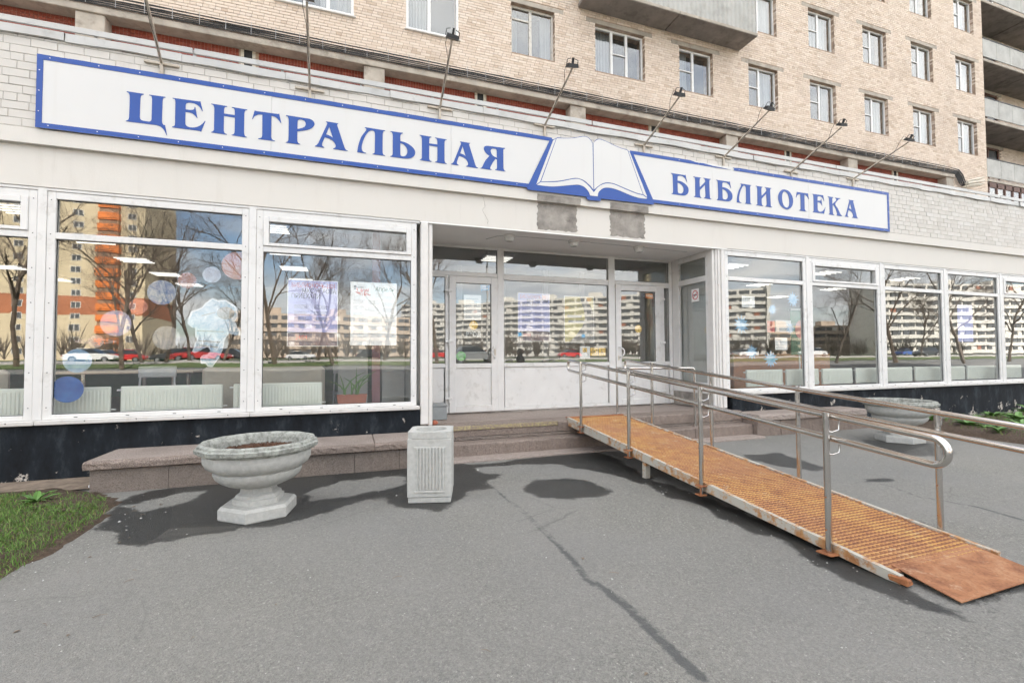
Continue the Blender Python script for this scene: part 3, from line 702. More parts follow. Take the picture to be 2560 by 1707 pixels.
# strip of earth and grit along the left foundation
m = MB()
pl = [(-6.5, 6.86, 0.02), (-2.7, 6.62, 0.015), (-2.7, 7.14, 0.05), (-6.5, 7.14, 0.06)]
m.add(pl, [(0, 1, 2, 3)]); m.build('earth_strip', 'dry_earth', kind='structure')
def blades(name, n, area, hmin, hmax, label, bed_, bh, dens=None):
    m = MB()
    k = 0; tries = 0
    x0, x1, y0, y1 = boxd(area, 0)
    while k < n and tries < n*12:
        tries += 1
        x, y = rnd.uniform(x0, x1), rnd.uniform(y0, y1)
        d = sdf((x, y), area)
        if d > -0.02 or rnd.random() > min(1, 0.35-d*2.5): continue
        if dens and rnd.random() > dens(x, y): continue
        h = rnd.uniform(hmin, hmax)*rnd.choice((.5, .7, 1, 1)); a = rnd.uniform(0, 6.28); w = rnd.uniform(0.0015, 0.0032)
        lx, ly = rnd.gauss(0, 0.6)*h, rnd.gauss(0, 0.6)*h
        z = .008+bh*max(0, min(1, -sdf((x, y), bed_)/.5))**.7
        ca, sa = math.cos(a)*w, math.sin(a)*w
        m.add([(x-ca, y-sa, z), (x+ca, y+sa, z), (x+lx*0.45+ca*.7, y+ly*0.45+sa*.7, z+h*0.65), (x+lx*0.45-ca*.7, y+ly*0.45-sa*.7, z+h*0.65), (x+lx, y+ly, z+h)],
              [(0, 1, 2, 3), (3, 2, 4)])
        k += 1
    return m.build(name, 'blade', label=label, cat='grass', kind='stuff')
dn = lambda x, y: 0.25+0.75*(math.sin(x*3.1+1)*math.sin(y*2.7+x) > -0.35)
blades('grass', 34000, [(-2.20, 4.0), (-2.18, 4.6), (-2.13, 5.1), (-2.20, 5.6), (-2.42, 6.1), (-2.70, 6.36), (-3.3, 6.5), (-5.6, 6.4), (-5.4, 3.8)], 0.022, 0.06,
       'patchy spring grass on the bed at the lower left', LEFT_BED, .05, dn)
blades('grass', 12000, [(10.6, 4.4), (10.8, 5.3), (10.9, 6.1), (12, 6.6), (22, 6.7), (22, 3.6), (13, 3.0)], 0.04, 0.12,
       'thin grass among the plants in the right flower bed', RIGHT_BED, .12, dn)
def leafy(x, y, z, s, n, label, group):
    m = MB()
    for i in range(n):
        a = 6.283*i/n+rnd.uniform(-.3, .3); L = s*rnd.uniform(.7, 1.1); w = L*0.15
        up = rnd.uniform(0.5, 1.3)
        pts = []
        for t in (0, .35, .7, 1.0):
            rr = L*t*math.cos(up*(1-t*.5)); zz_ = z+L*t*math.sin(up)*(1-0.45*t)
            wd = w*(0.35, 1, .85, 0.05)[(0, .35, .7, 1.0).index(t)]
            cx_, cy_ = x+math.cos(a)*rr, y+math.sin(a)*rr
            pts += [(cx_-math.sin(a)*wd, cy_+math.cos(a)*wd, zz_+wd*.35), (cx_, cy_, zz_-wd*.1), (cx_+math.sin(a)*wd, cy_-math.cos(a)*wd, zz_+wd*.35)]
        F = []
        for k in range(3):
            b = k*3
            F += [(b, b+1, b+4, b+3), (b+1, b+2, b+5, b+4)]
        m.add(pts, F)
    o = m.mesh('leafy_plant', 'leaf', True)
    ob = link('leafy_plant', o, label=label, cat='plant', group=group)
    return ob
leafy(-2.98, 6.02, .05, .20, 9, 'broad-leaved weed in the grass by the granite ledge', None)
spots = [(11.0+.62*(i % 9)+.2*math.sin(i*2.2), 4.1+.55*(i//9)+.15*math.cos(i*1.7), .20+.06*math.sin(i*1.3)) for i in range(27)] + [(10.9, 5.0, .22), (11.2, 5.55, .30), (11.7, 5.0, .34), (12.1, 5.9, .26), (12.4, 5.2, .42), (12.9, 5.6, .36), (13.3, 6.2, .30), (12.6, 4.5, .38), (13.4, 4.9, .42), (14.1, 5.6, .38), (14.8, 6.2, .36), (15.6, 5.8, .40), (14.6, 4.8, .40), (16.5, 6.3, .4), (11.5, 6.3, .24)]
for i, (x, y, s) in enumerate(spots):
    leafy(x, y, .10, s, rnd.randint(11, 17), 'leafy green perennial sprouting in the right flower bed', 'perennials in the right flower bed')

# grit, twigs and dry leaf scraps on the asphalt
m = MB()
for i in range(420):
    x, y = rnd.uniform(-3.5, 9), rnd.uniform(.6, 6.4)
    if rnd.random() < .5: x, y = rnd.choice([(rnd.gauss(-2.0, .25), rnd.uniform(3.6, 6.0)), (rnd.uniform(1.2, 6.8), rnd.gauss(6.25, .12)), (rnd.gauss(3.25, .12), rnd.uniform(1.8, 6))])
    s_ = rnd.uniform(.003, .008)*(2 if rnd.random() < .06 else 1); a = rnd.uniform(0, 6.28)
    V = [(x+s_*math.cos(a+k*1.57)*rnd.uniform(.6, 1.2), y+s_*math.sin(a+k*1.57)*rnd.uniform(.6, 1.2), .001) for k in range(4)]
    m.add(V+[(x, y, s_*rnd.uniform(.5, 1))], [(0, 1, 4), (1, 2, 4), (2, 3, 4), (3, 0, 4)])
m.build('grit', 'cast_stone', label='loose grit scattered over the asphalt', cat='grit', kind='stuff')
m = MB()
for i in range(46):
    x, y = (rnd.gauss(-1.9, .4), rnd.uniform(3.2, 6.0)) if i < 26 else (rnd.uniform(-1.5, 7), rnd.uniform(.8, 6.2))
    if i % 3: 
        a = rnd.uniform(0, 6.28); L = rnd.uniform(.02, .07); m.tube([(x, y, .004), (x+L*math.cos(a)*.5, y+L*math.sin(a)*.5+.006, .007), (x+L*math.cos(a), y+L*math.sin(a), .004)], [.0018, .0018, .001], 4)
    else:
        a = rnd.uniform(0, 6.28); L = rnd.uniform(.012, .024); c_, s_ = math.cos(a), math.sin(a)
        m.add([(x-L*c_, y-L*s_, .003), (x+.5*L*s_, y-.5*L*c_, .009), (x+L*c_, y+L*s_, .003), (x-.5*L*s_, y+.5*L*c_, .007)], [(0, 1, 2, 3)])
m.build('twigs', 'dry_earth', label='dry twigs and leaf scraps on the asphalt near the lawn', cat='litter', kind='stuff')

# ------------------------------------------------------------------ the library (single-storey front)
LIB = thing('library_building', (4.0, 7.2, 0), 'single-storey white library front with shop windows and a recessed entrance', 'building')
m = MB()
m.box(-14, 30, 7.165, 7.40, 4.255, 5.40)                       # backing wall of the parapet
m.box(-14, 30, 7.40, 12.45, 5.20, 5.36)                        # roof slab
m.build('roof_slab', 'white_mortar', LIB)
wall = MB().box(-14, 30, 7.056, 7.164, 4.255, 5.375).build('parapet_wall', 'white_mortar', LIB)
# painted bricks of the parapet
sign = (-3.50, 11.40, 4.31, 5.09)
bricks = []
row = 0; z = 4.268
while z < 5.35:
    x = -14+(0.0, 0.13, 0.065, 0.2)[row % 4]
    while x < 29.9:
        L = 0.12 if (row % 5 == 3) else 0.25
        x1 = min(x+L, 29.95)
        if not (x > sign[0] and x1 < sign[1] and z > sign[2] and z+0.09 < sign[3]) and x1-x > .05:
            bricks.append((x, x1, z, min(z+0.091, 5.37)))
        x += L+0.007
    z += 0.098; row += 1
def place_bricks(bricks, yf, yb, parent, mat, jit=0.002, name='brick'):
    """the 300 bricks that show largest are objects of their own, the others one part"""
    vis = []; rest = []
    for b in bricks:
        q = to_photo(((b[0]+b[1])/2, yf, (b[2]+b[3])/2))
        if q and -60 < q[0] < 2620 and -40 < q[1] < 1740:
            vis.append(((b[1]-b[0])*(b[3]-b[2])/(q[2]**2), b))
    vis.sort(key=lambda t: -t[0])
    cache = {}
    for i, (s_, b) in enumerate(vis):
        jy = rnd.uniform(-jit, jit)
        if i < 300:
            key = (round(b[1]-b[0], 3), round(b[3]-b[2], 3), rnd.randint(0, 2))
            if key not in cache:
                cache[key] = MB().cbox(0, b[1]-b[0], 0, yb-yf, 0, b[3]-b[2], 0.0035, j=0.0015).mesh(name, mat)
            link(name, cache[key], parent, loc=(b[0], yf+jy, b[2]))
        else: rest.append((b, jy))
    m = MB()
    for b, jy in rest:
        w = [rnd.uniform(-.0012, .0012) for _ in range(4)]
        y = yf+jy
        m.add([(b[0]+w[0], y, b[2]+w[2]), (b[1]+w[1], y, b[2]+w[3]), (b[1]+w[1], y, b[3]+w[2]), (b[0]+w[0], y, b[3]+w[3]), (b[0], yb, b[2]), (b[1], yb, b[2]), (b[1], yb, b[3]), (b[0], yb, b[3])],
              [(0, 1, 2, 3), (1, 5, 6, 2), (4, 0, 3, 7), (3, 2, 6, 7), (4, 5, 1, 0)])
    if rest: m.build(name, mat, parent, kind='stuff')
place_bricks(bricks, 7.05, 7.10, wall, 'white_brick', 0.0025)
# moulded band under the parapet, fascia, and the thin line between them
m = MB().prism([(-14, 4.07), (30, 4.07), (30, 4.25), (-14, 4.25)], 7.035, 7.30); m.build('fascia_band', 'plaster', LIB)
m = MB().box(-14, 30, 7.10, 7.40, 3.575, 4.068); m.build('fascia', 'plaster', LIB)
# raw concrete showing where two old fixtures were taken off
def ragged(x0, x1, z0, z1, amp, n=14):
    P = []
    for i in range(n): P.append((x0+(x1-x0)*i/n, z0+rnd.uniform(-amp, amp)*.5))
    for i in range(n): P.append((x1+rnd.uniform(-amp, amp), z0+(z1-z0)*i/n))
    P.append((x1, z1)); P.append((x0, z1))
    for i in range(1, n): P.append((x0+rnd.uniform(-amp, amp), z1+(z0-z1)*i/n))
    return P
for a, b in ((2.93, 3.66), (4.31, 5.03)):
    MB().prism(ragged(a, b, 3.615, 4.062, .022), 7.096, 7.11).build('bare_patch', 'bare_concrete', LIB)
    MB().prism(ragged(a-.03, b+.04, 4.066, 4.185, .006, 8), 7.030, 7.05).build('bare_patch', 'bare_concrete', LIB)
# hairline crack in the fascia
m = MB(); pts = [(1.98, 7.0975, 4.06)]
for i in range(18): pts.append((1.98+.022*math.sin(i*.5)+rnd.uniform(-.014, .014)+.004*i, 7.0985, 4.04-i*.025))
m.tube(pts, 0.0016, 4); m.build('crack', 'concrete_dark', LIB)
# sheet-metal flashing on the parapet, in separate wavy sheets
x = -14.0; k = 0
while x < 29.5:
    L = rnd.uniform(1.15, 1.45); m = MB(); n = 9
    dy = rnd.uniform(-.006, .006); dz = rnd.uniform(-.008, .006)
    top = []; bot = []; lipb = []; back = []
    for i in range(n+1):
        t = i/n; xx = x+(L-.004)*t
        wv_ = 0.009*math.sin(t*7+k*2.1)+rnd.uniform(-.003, .003)
        yy_ = 7.022+dy+0.007*math.sin(t*5+k)
        back.append((xx, 7.26, 5.487+dz)); top.append((xx, yy_, 5.472+dz)); bot.append((xx, yy_-.004+wv_*.6, 5.372+dz+wv_)); lipb.append((xx, yy_+.022, 5.366+dz+wv_))
    for A, B in ((back, top), (top, bot), (bot, lipb)):
        o = len(m.v); m.v += A+B
        for i in range(n): m.f.append((o+i, o+n+1+i, o+n+2+i, o+i+1)); m.m.append(0)
    m.build('flashing_sheet', 'flashing', LIB, smooth=True, angle=50)
    x += L; k += 1
MB().box(-14, 30, 7.045, 7.26, 5.372, 5.40).build('parapet_coping', 'concrete_dark', LIB)
# plinth
m = MB().box(-14, 1.0, 7.125, 7.40, -0.3, 0.705).box(7.0, 30, 7.125, 7.40, -0.3, 0.72); m.build('plinth', 'plinth', LIB)

# shop windows
def bar(m, x0, x1, y0, y1, z0, z1): return m.cbox(x0, x1, y0, y1, z0, z1, 0.006)
def shop_window(x0, x1, zs, zh=3.565, sash=False):
    m = MB(); a, b = x0+.13, x1-.13; zg0, zg1 = zs+.115, 3.445
    fy0, fy1 = 7.118, 7.20
    bar(m, x0+.045, a, fy0, fy1, zs+.056, zh-.03); bar(m, b, x1-.045, fy0, fy1, zs+.056, zh-.03)
    bar(m, a-.003, b+.003, fy0+.001, fy1, zs+.056, zg0); bar(m, a-.003, b+.003, fy0+.001, fy1, zg1, zh-.03)
    bar(m, a-.003, b+.003, fy0+.001, fy1, 2.955, 3.035)
    if sash:
        for q in ((a, a+.07, 3.037, zg1), (b-.07, b, 3.037, zg1), (a+.07, b-.07, 3.037, 3.08), (a+.07, b-.07, zg1-.07, zg1)):
            bar(m, q[0], q[1], fy0-.018, fy1-.01, q[2], q[3])
    w = m.build('shop_window', 'pvc_white', LIB)
    MB().cbox(x0+.002, x1-.002, 7.055, 7.20, zs, zs+.055, .008).build('window_sill', 'pvc_sill', w)
    u = .07 if sash else 0
    MB().box(a, b, 7.158, 7.166, zg0, 2.955).build('window_pane', 'shop_glass', w)
    MB().box(a+u, b-u, 7.158, 7.166, 3.035+(.045 if sash else 0), zg1-u).build('window_pane', 'shop_glass', w)
    m = MB()
    for za, zb in ((zg0, 2.955), (3.035, zg1)):
        e = .006
        m.box(a, b, 7.150, 7.158, za, za+e).box(a, b, 7.150, 7.158, zb-e, zb).box(a, a+e, 7.150, 7.158, za+e, zb-e).box(b-e, b, 7.150, 7.158, za+e, zb-e)
    m.build('gasket', 'gasket', w)
    # screw heads and drain slots
    m = MB()
    for sx in (x0+.085, x1-.085):
        zz_ = zs+.2
        while zz_ < 3.5: m.box(sx-.005, sx+.005, fy0-.003, fy0+.002, zz_, zz_+.010); zz_ += .42
    for t in (.12, .38, .63, .88):
        xx = a+(b-a)*t
        m.box(xx-.018, xx+.018, fy0-.002, fy0+.003, zs+.075, zs+.083); m.box(xx+.11, xx+.122, 7.052, 7.06, zs+.03, zs+.042)
    m.build('screw_heads', 'black_metal', w, kind='stuff')
    return w
BAYS_L = [-5.80, -3.54, -1.28, 0.985]
BAYS_R = [6.82, 9.06, 11.32, 13.58, 15.83, 18.08, 20.33]
for i in range(3): shop_window(BAYS_L[i], BAYS_L[i+1], 0.705, sash=(i != 1))
for i in range(6): shop_window(BAYS_R[i], BAYS_R[i+1], 0.725, sash=(i == 1 or i == 4))
for x in BAYS_L[:3]+BAYS_R[1:]:
    m = MB(); bar(m, x-.044, x+.044, 7.108, 7.21, .762, 3.574); m.build('mullion', 'pvc_white', LIB)
m = MB(); bar(m, -5.8, .985, 7.109, 7.2, 3.536, 3.573); bar(m, 6.82, 20.3, 7.109, 7.2, 3.536, 3.573); m.build('head_rail', 'pvc_white', LIB)
MB().box(-14, -5.8, 7.14, 7.40, .71, 3.573).build('end_wall', 'plaster', LIB)
MB().box(20.33, 30, 7.14, 7.40, .72, 3.573).build('end_wall', 'plaster', LIB)

# entrance recess
m = MB().add([(1.0, 7.1, 3.55), (6.9, 7.1, 3.55), (6.9, 8.42, 3.57), (1.0, 8.42, 3.57)], [(3, 2, 1, 0)])
MB().box(.99, 6.92, 7.101, 8.50, 3.553, 3.574).build('soffit', 'soffit_paint', LIB)
# left corner: white boxed pipe with rust, and the return wall
m = MB().cbox(1.0, 1.115, 7.095, 7.18, .47, 3.552, .012).cbox(1.118, 1.185, 7.125, 7.20, .44, 3.552, .015); m.build('corner_post', 'white_paint_rusty', LIB)
MB().box(1.0, 1.10, 7.21, 8.45, .44, 3.552).build('return_wall', 'plaster', LIB)
# right corner: ribbed white pilaster
m = MB()
for i, (a, b, yy_) in enumerate(((6.60, 6.66, 7.16), (6.662, 6.70, 7.135), (6.702, 6.745, 7.115), (6.747, 6.775, 7.13), (6.777, 6.86, 7.108))):
    m.cbox(a, b, yy_, 7.30, .48, 3.55, .008)
m.build('corner_pilaster', 'white_paint_rusty', LIB)
# right return glazing (plane X = 6.62)
w = link('side_window', MB().box(6.60, 6.68, 7.30, 8.36, .46, .74).mesh('sill_wall', 'bare_concrete'), LIB)
m = MB()
for y0, y1, z0, z1 in ((7.30, 7.36, .742, 3.55), (8.15, 8.36, .742, 3.55), (7.36, 8.15, .742, .95), (7.36, 8.15, 2.965, 3.075), (7.36, 8.15, 3.44, 3.55)):
    m.cbox(6.605, 6.675, y0, y1, z0, z1, .006)
m.build('window_frame', 'pvc_white', w)
MB().box(6.636, 6.644, 7.36, 8.15, .95, 2.965).build('window_pane', 'shop_glass', w)
MB().box(6.636, 6.644, 7.36, 8.15, 3.075, 3.44).build('window_pane', 'shop_glass', w)
# door wall
DY = 8.35
def frame(m, x0, x1, z0, z1, t, y0, y1, tb=None):
    tb = tb or t
    bar(m, x0, x0+t, y0, y1, z0, z1); bar(m, x1-t, x1, y0, y1, z0, z1)
    bar(m, x0+t-.002, x1-t+.002, y0+.001, y1, z0, z0+tb); bar(m, x0+t-.002, x1-t+.002, y0+.001, y1, z1-t, z1)
w = link('entrance_screen', MB().box(1.10, 6.66, DY+.02, DY+.10, .432, .472).mesh('threshold', 'bare_concrete'), LIB)
m = MB()
for x0, x1 in ((1.115, 1.34), (2.615, 2.745), (5.02, 5.17), (6.52, 6.60)): bar(m, x0, x1, DY, DY+.09, .472, 3.552)
for x0, x1 in ((1.34, 2.615), (2.745, 5.02), (5.17, 6.52)):
    bar(m, x0, x1, DY+.004, DY+.085, 2.985, 3.062); bar(m, x0, x1, DY+.004, DY+.085, 3.505, 3.552)
bar(m, 1.62, 1.685, DY+.004, DY+.085, .472, 2.985); bar(m, 6.275, 6.39, DY+.004, DY+.085, .472, 2.985)
for x0, x1 in ((1.34, 1.62), (2.745, 5.02), (6.39, 6.52)):
    bar(m, x0, x1, DY+.005, DY+.085, 1.295, 1.37); bar(m, x0, x1, DY+.005, DY+.085, .472, .53)
    bar(m, x0+.02, x1-.02, DY+.03, DY+.07, .53, 1.295); bar(m, x0, x1, DY+.005, DY+.085, 2.95, 2.985)
m.build('screen_frame', 'pvc_white', w)
for x0, x1, z0, z1 in ((1.34, 2.615, 3.062, 3.505), (2.745, 5.02, 3.062, 3.505), (5.17, 6.52, 3.062, 3.505), (1.34, 1.62, 1.37, 2.95), (2.745, 5.02, 1.37, 2.95), (6.39, 6.52, 1.37, 2.95)):
    MB().box(x0, x1, DY+.041, DY+.049, z0, z1).build('glass_pane', 'shop_glass', w)
m = MB()
for x0, x1, z0, z1 in ((1.34, 2.615, 3.062, 3.505), (2.745, 5.02, 3.062, 3.505), (5.17, 6.52, 3.062, 3.505), (1.34, 1.62, 1.37, 2.95), (2.745, 5.02, 1.37, 2.95), (6.39, 6.52, 1.37, 2.95)):
    e = .006
    m.box(x0, x1, DY+.034, DY+.040, z0, z0+e).box(x0, x1, DY+.034, DY+.040, z1-e, z1).box(x0, x0+e, DY+.034, DY+.040, z0+e, z1-e).box(x1-e, x1, DY+.034, DY+.040, z0+e, z1-e)
m.build('gasket', 'gasket', w)
def door(x0, x1, handle_x, hinge_x, sgn):
    m = MB(); frame(m, x0, x1, .475, 2.978, .125, DY-.022, DY+.055)
    bar(m, x0+.123, x1-.123, DY-.021, DY+.055, 1.285, 1.37)
    m.cbox(x0+.123, x1-.123, DY+.005, DY+.04, .60, 1.285, .004)
    d = m.build('door', 'pvc_white', LIB)
    MB().box(x0+.125, x1-.125, DY+.012, DY+.020, 1.37, 2.853).build('door_pane', 'shop_glass', d)
    m = MB(); a, b, e = x0+.125, x1-.125, .007
    m.box(a, b, DY+.004, DY+.011, 1.37, 1.37+e).box(a, b, DY+.004, DY+.011, 2.853-e, 2.853).box(a, a+e, DY+.004, DY+.011, 1.377, 2.846).box(b-e, b, DY+.004, DY+.011, 1.377, 2.846)
    m.build('gasket', 'gasket', d)
    for z in (.72, 1.75, 2.68):
        m = MB().cbox(hinge_x-.06*(sgn > 0)-.02, hinge_x+.06*(sgn < 0)+.05, DY-.045, DY-.022, z, z+.045, .006).tube([(hinge_x-.005*sgn, DY-.04, z-.055), (hinge_x-.005*sgn, DY-.04, z+.06)], .013, 8)
        m.build('hinge', 'pvc_white', d)
    # bow handle
    hx = handle_x; pts = []
    for i in range(13):
        t = i/12; a = math.pi*t
        pts.append((hx-sgn*0.005-sgn*.15*math.sin(a)*.55, DY-.03-.075*min(1, math.sin(a)*2.2), 1.46+.22*t))
    MB().tube(pts, .014, 10).build('door_handle', 'pvc_white', d, smooth=True)
    MB().cbox(hx-.015, hx+.02, DY-.03, DY-.022, 1.40 if sgn < 0 else 1.52, 1.50 if sgn < 0 else 1.63, .004).build('lock_plate', 'pipe_cream', d)
    return d
door(1.688, 2.612, 2.555, 1.69, 1)
door(5.178, 6.272, 5.225, 6.27, -1)
# bulkhead lamps on the soffit
for i, (x, y) in enumerate(((2.54, 7.41), (3.75, 7.40), (5.14, 7.44))):
    t = thing('bulkhead_lamp', (x, y, 3.55), 'round ribbed glass bulkhead lamp under the entrance soffit, '+('nearest the left door', 'middle of three', 'rightmost of three')[i], 'lamp', 'entrance soffit lamps')
    MB().lathe([(.07, 3.51), (.10, 3.515), (.105, 3.552)], x, y, 24).build('lamp_base', 'pvc_sill', t, smooth=True)
    pr = [(.02, 3.445), (.06, 3.45), (.082, 3.475), (.088, 3.51)]
    MB().lathe(pr, x, y, 24).build('lamp_glass', 'lamp_glass', t, smooth=True)
m = MB().tube([(2.22, 7.75, 3.545), (2.35, 7.5, 3.546), (2.54, 7.41, 3.546), (3.75, 7.40, 3.546), (5.14, 7.44, 3.546), (6.3, 7.5, 3.546)], .004, 5); m.build('lamp_cable', 'grey_plastic', LIB)
# ------------------------------------------------------------------ the apartment block behind
BY = 12.6
APT = thing('apartment_block', (10, 16, 0), 'tall apartment block of beige brick rising behind the library', 'building')
# window openings: (x0, x1, z0, z1, kind)
OPEN = []
cols = [(-7.6, 1.4), (-4.75, 1.4), (-1.80, 1.8), (1.39, 1.41), (4.41, 1.4), (7.2, 1.83), (10.4, 1.41), (13.4, 1.39), (16.4, 1.38), (19.38, 1.4), (22.33, 1.42), (25.31, 1.41)]
for r_ in range(4):
    for i, (x, w) in enumerate(cols):
        OPEN.append((x, x+w, 10.44+2.8*r_, 11.94+2.8*r_, i, r_))
TOPZ = 19.2
# mortar backing, cut round the openings
m = MB()
for r_ in range(4):
    z0, z1 = 10.44+2.8*r_, 11.94+2.8*r_
    zb = 9.30 if r_ == 0 else 11.94+2.8*(r_-1)
    m.box(-16, 27.35, BY+.012, BY+.45, zb, z0)
    xs = [-16]+[v for c in cols for v in (c[0], c[0]+c[1])]+[27.35]
    for a, b in zip(xs[0::2], xs[1::2]): m.box(a, b, BY+.012, BY+.45, z0, z1)
m.box(-16, 27.35, BY+.012, BY+.45, 11.94+2.8*3, TOPZ+2)
apt_wall = m.build('wall', 'brown_mortar', APT)
# the storeys above the frame, and the body of the house
m = MB().box(-40, 27.35, BY+.02, BY+14, TOPZ+2, 27.5).box(-40, -16, BY+.02, BY+14, 9.3, TOPZ+2).box(-16, 27.35, BY+3.4, BY+14, 0, TOPZ+2).box(27.35, 55, 14.2, BY+14, 0, 27.5)
m.build('upper_storeys', 'block_wall', APT)
# facing bricks
def in_open(x0, x1, z0, z1):
    for o in OPEN:
        if x1 > o[0] and x0 < o[1] and z1 > o[2]+.002 and z0 < o[3]-.002: return o
    return None
LINT = []
for o in OPEN:
    if o[4] in (2, 3) or (o[5] == 0 and o[4] < 2): continue
    LINT.append((o[0]-.31, o[1]+.29, o[3], o[3]+.145))
bricks = []
row = 0; z = 9.312
ROWH = 0.0777
while z < TOPZ:
    head = row > 6 and row % 5 == 2
    x = -9+(0.0, .13, .05, .18, .09)[row % 5]
    while x < 27.34:
        L = .12 if head else .25
        segs = [(x, min(x+L, 27.35))]
        o = in_open(x, x+L, z, z+.068)
        if o:
            segs = []
            if x < o[0]-.03: segs.append((x, o[0]))
            if x+L > o[1]+.03: segs.append((o[1], x+L))
        for a, b in segs:
            if any(b > l[0]+.01 and a < l[1]-.01 and z+.06 > l[2] and z < l[3]-.02 for l in LINT): 
                cut = []
                for l in LINT:
                    if b > l[0]+.01 and a < l[1]-.01 and z+.06 > l[2] and z < l[3]-.02:
                        if a < l[0]-.03: cut.append((a, l[0]-.004))
                        if b > l[1]+.03: cut.append((l[1]+.004, b))
                for a_, b_ in cut: bricks.append((a_, b_, z, z+.0675))
                continue
            bricks.append((a, b, z, z+.0675))
        x += L+.0095
    z += ROWH; row += 1
place_bricks(bricks, BY, BY+.118, apt_wall, 'beige_brick', 0.0022)
# lintels
for l in LINT:
    q = to_photo(((l[0]+l[1])/2, BY, l[2]))
    if q and -200 < q[0] < 2700 and q[1] > -60:
        MB().cbox(l[0], l[1], BY-.004, BY+.13, l[2]+.002, l[3], .006, j=.003).build('lintel', 'concrete', APT)
# windows of the flats
protos = {}
simple('painted_room_shade', (0.05, 0.052, 0.055), 0.9)
g = NG('curtain'); p = g.pos()
g.P(Base_Color=g.ramp(g.noise(g.pos((9, 9, .15)), 1.0, 1), (0.3, (0.26, 0.275, 0.29)), (0.7, (0.36, 0.37, 0.38))), Roughness=.9)
simple('old_frame', (0.58, 0.55, 0.50), .6, vary=.1, vscale=9, dirt=((0.30, 0.26, 0.21), .55, .72, 16.0))
for o in OPEN:
    x0, x1, z0, z1, ci, ri = o
    q = to_photo(((x0+x1)/2, BY, (z0+z1)/2))
    if not q or q[0] < -250 or q[0] > 2700 or q[1] < -160: continue
    flush = ci in (2, 3) and ri == 0
    fy = BY-.012 if flush else BY+.125
    old = (ci == 4 and ri == 0)
    fm = 'old_frame' if old else 'pvc_white'
    m = MB(); t = .065
    if flush: x0, x1, z0, z1 = x0-.02, x1+.02, z0-.02, z1+.02
    m.cbox(x0, x0+t, fy, fy+.07, z0, z1, .005).cbox(x1-t, x1, fy, fy+.07, z0, z1, .005).cbox(x0+t, x1-t, fy+.001, fy+.07, z0, z0+t, .005).cbox(x0+t, x1-t, fy+.001, fy+.07, z1-t, z1, .005)
    mull = [x0+(x1-x0)*.36, x0+(x1-x0)*.66] if x1-x0 > 1.6 else [x0+(x1-x0)*(.43 if ci % 2 else .46)]
    for mxx in mull: m.cbox(mxx-.045, mxx+.045, fy+.001, fy+.07, z0+t, z1-t, .005)
    lf = (x0+t, mull[0]-.045) if len(mull) == 1 else (mull[0]+.045, mull[1]-.045)
    if not flush and not old: m.cbox(lf[0], lf[1], fy-.005, fy+.03, (z0+z1)/2-.02, (z0+z1)/2+.018, .004)
    if old: m.cbox(lf[0], lf[1], fy+.002, fy+.05, z1-.42, z1-.37, .004)
    w = m.build('window', fm, APT)
    edges = [x0+t]+[e for mm in mull for e in (mm-.045, mm+.045)]+[x1-t]
    for a, b in zip(edges[0::2], edges[1::2]):
        MB().box(a, b, fy+.030, fy+.036, z0+t, z1-t).build('pane', 'flat_glass', w)
    MB().cbox(x0-.04, x1+.05, fy-.10 if not flush else fy-.05, fy+.02, z0-.035, z0-.001, .004).build('sill', 'pvc_sill', w)
    MB().box(x0-.2, x1+.2, BY+.46, BY+3.3, z0-.6, z1+.45).build('room', 'painted_room_shade', w)  # closed backing block; the dimness indoors is painted as its dark colour
    # curtains: pleated sheets, different in every flat
    st = random.Random(ci*17+ri*5)
    m = MB(); mode = st.randint(0, 3)
    spans = [(x0+.02, x1-.02)] if mode == 0 else [(x0, x0+(x1-x0)*.42)] if mode == 1 else [(x0+(x1-x0)*.55, x1)] if mode == 2 else [(x0, x0+.3), (x1-.35, x1)]
    for a, b in spans:
        n = 24; V = []
        for i in range(n+1):
            xx = a+(b-a)*i/n; yy_ = BY+.36+.03*math.sin(i*1.9)
            V += [(xx, yy_, z0-.3), (xx, yy_, z1+.2)]
        m.add(V, [(2*i, 2*i+2, 2*i+3, 2*i+1) for i in range(n)])
    m.build('curtain', 'curtain', w, smooth=True)
# transfer beam, columns, red tiled wall between them
MB().cbox(-16, 24.80, 12.50, 12.98, 9.15, 9.308, .012).build('beam', 'concrete', APT)
MB().box(-16, 27.35, 12.874, 13.3, 5.2, 9.15).build('tiled_wall_back', 'tile_grout', APT)
MB().box(24.80, 27.35, 12.612, 12.87, 5.2, 9.31).build('pier', 'brown_mortar', APT)
bricks = []
z = 8.45; row = 0
while z < 9.27:
    x = 24.80+(.0, .13)[row % 2]
    if row % 2: bricks.append((24.8, 24.92, z, z+.0675))
    while x < 27.3: bricks.append((x, min(x+.25, 27.35), z, z+.0675)); x += .2595
    z += ROWH; row += 1
m = MB()
for b in bricks: m.box(b[0], b[1], BY+rnd.uniform(-.002, .002), BY+.1, b[2], b[3])
m.build('pier_bricks', 'beige_brick', APT, kind='stuff')
for k in range(-1, 6):
    x = -5.51+6.0*k + (.05 if k else 0)
    MB().cbox(x-.26, x+.27, 12.545, 12.95, 5.3, 9.149, .012, j=.004).build('column', 'concrete', APT)
GAPS = [-2.46+5.99*k for k in range(-1, 5)]
for gxx in GAPS:
    m = MB()
    z = 8.3
    while z < 9.1:
        for a, b in ((gxx-.165, gxx-.095), (gxx+.09, gxx+.16)): m.cbox(a, b, 12.845, 12.95, z, min(z+.125, 9.148), .003)
        z += .133
    m.box(gxx-.09, gxx+.085, 12.86, 12.872, 5.3, 9.149, 1)
    m.build('vent_slot', ['pipe_cream', 'gasket'], APT)
tiles = []
z = 8.40
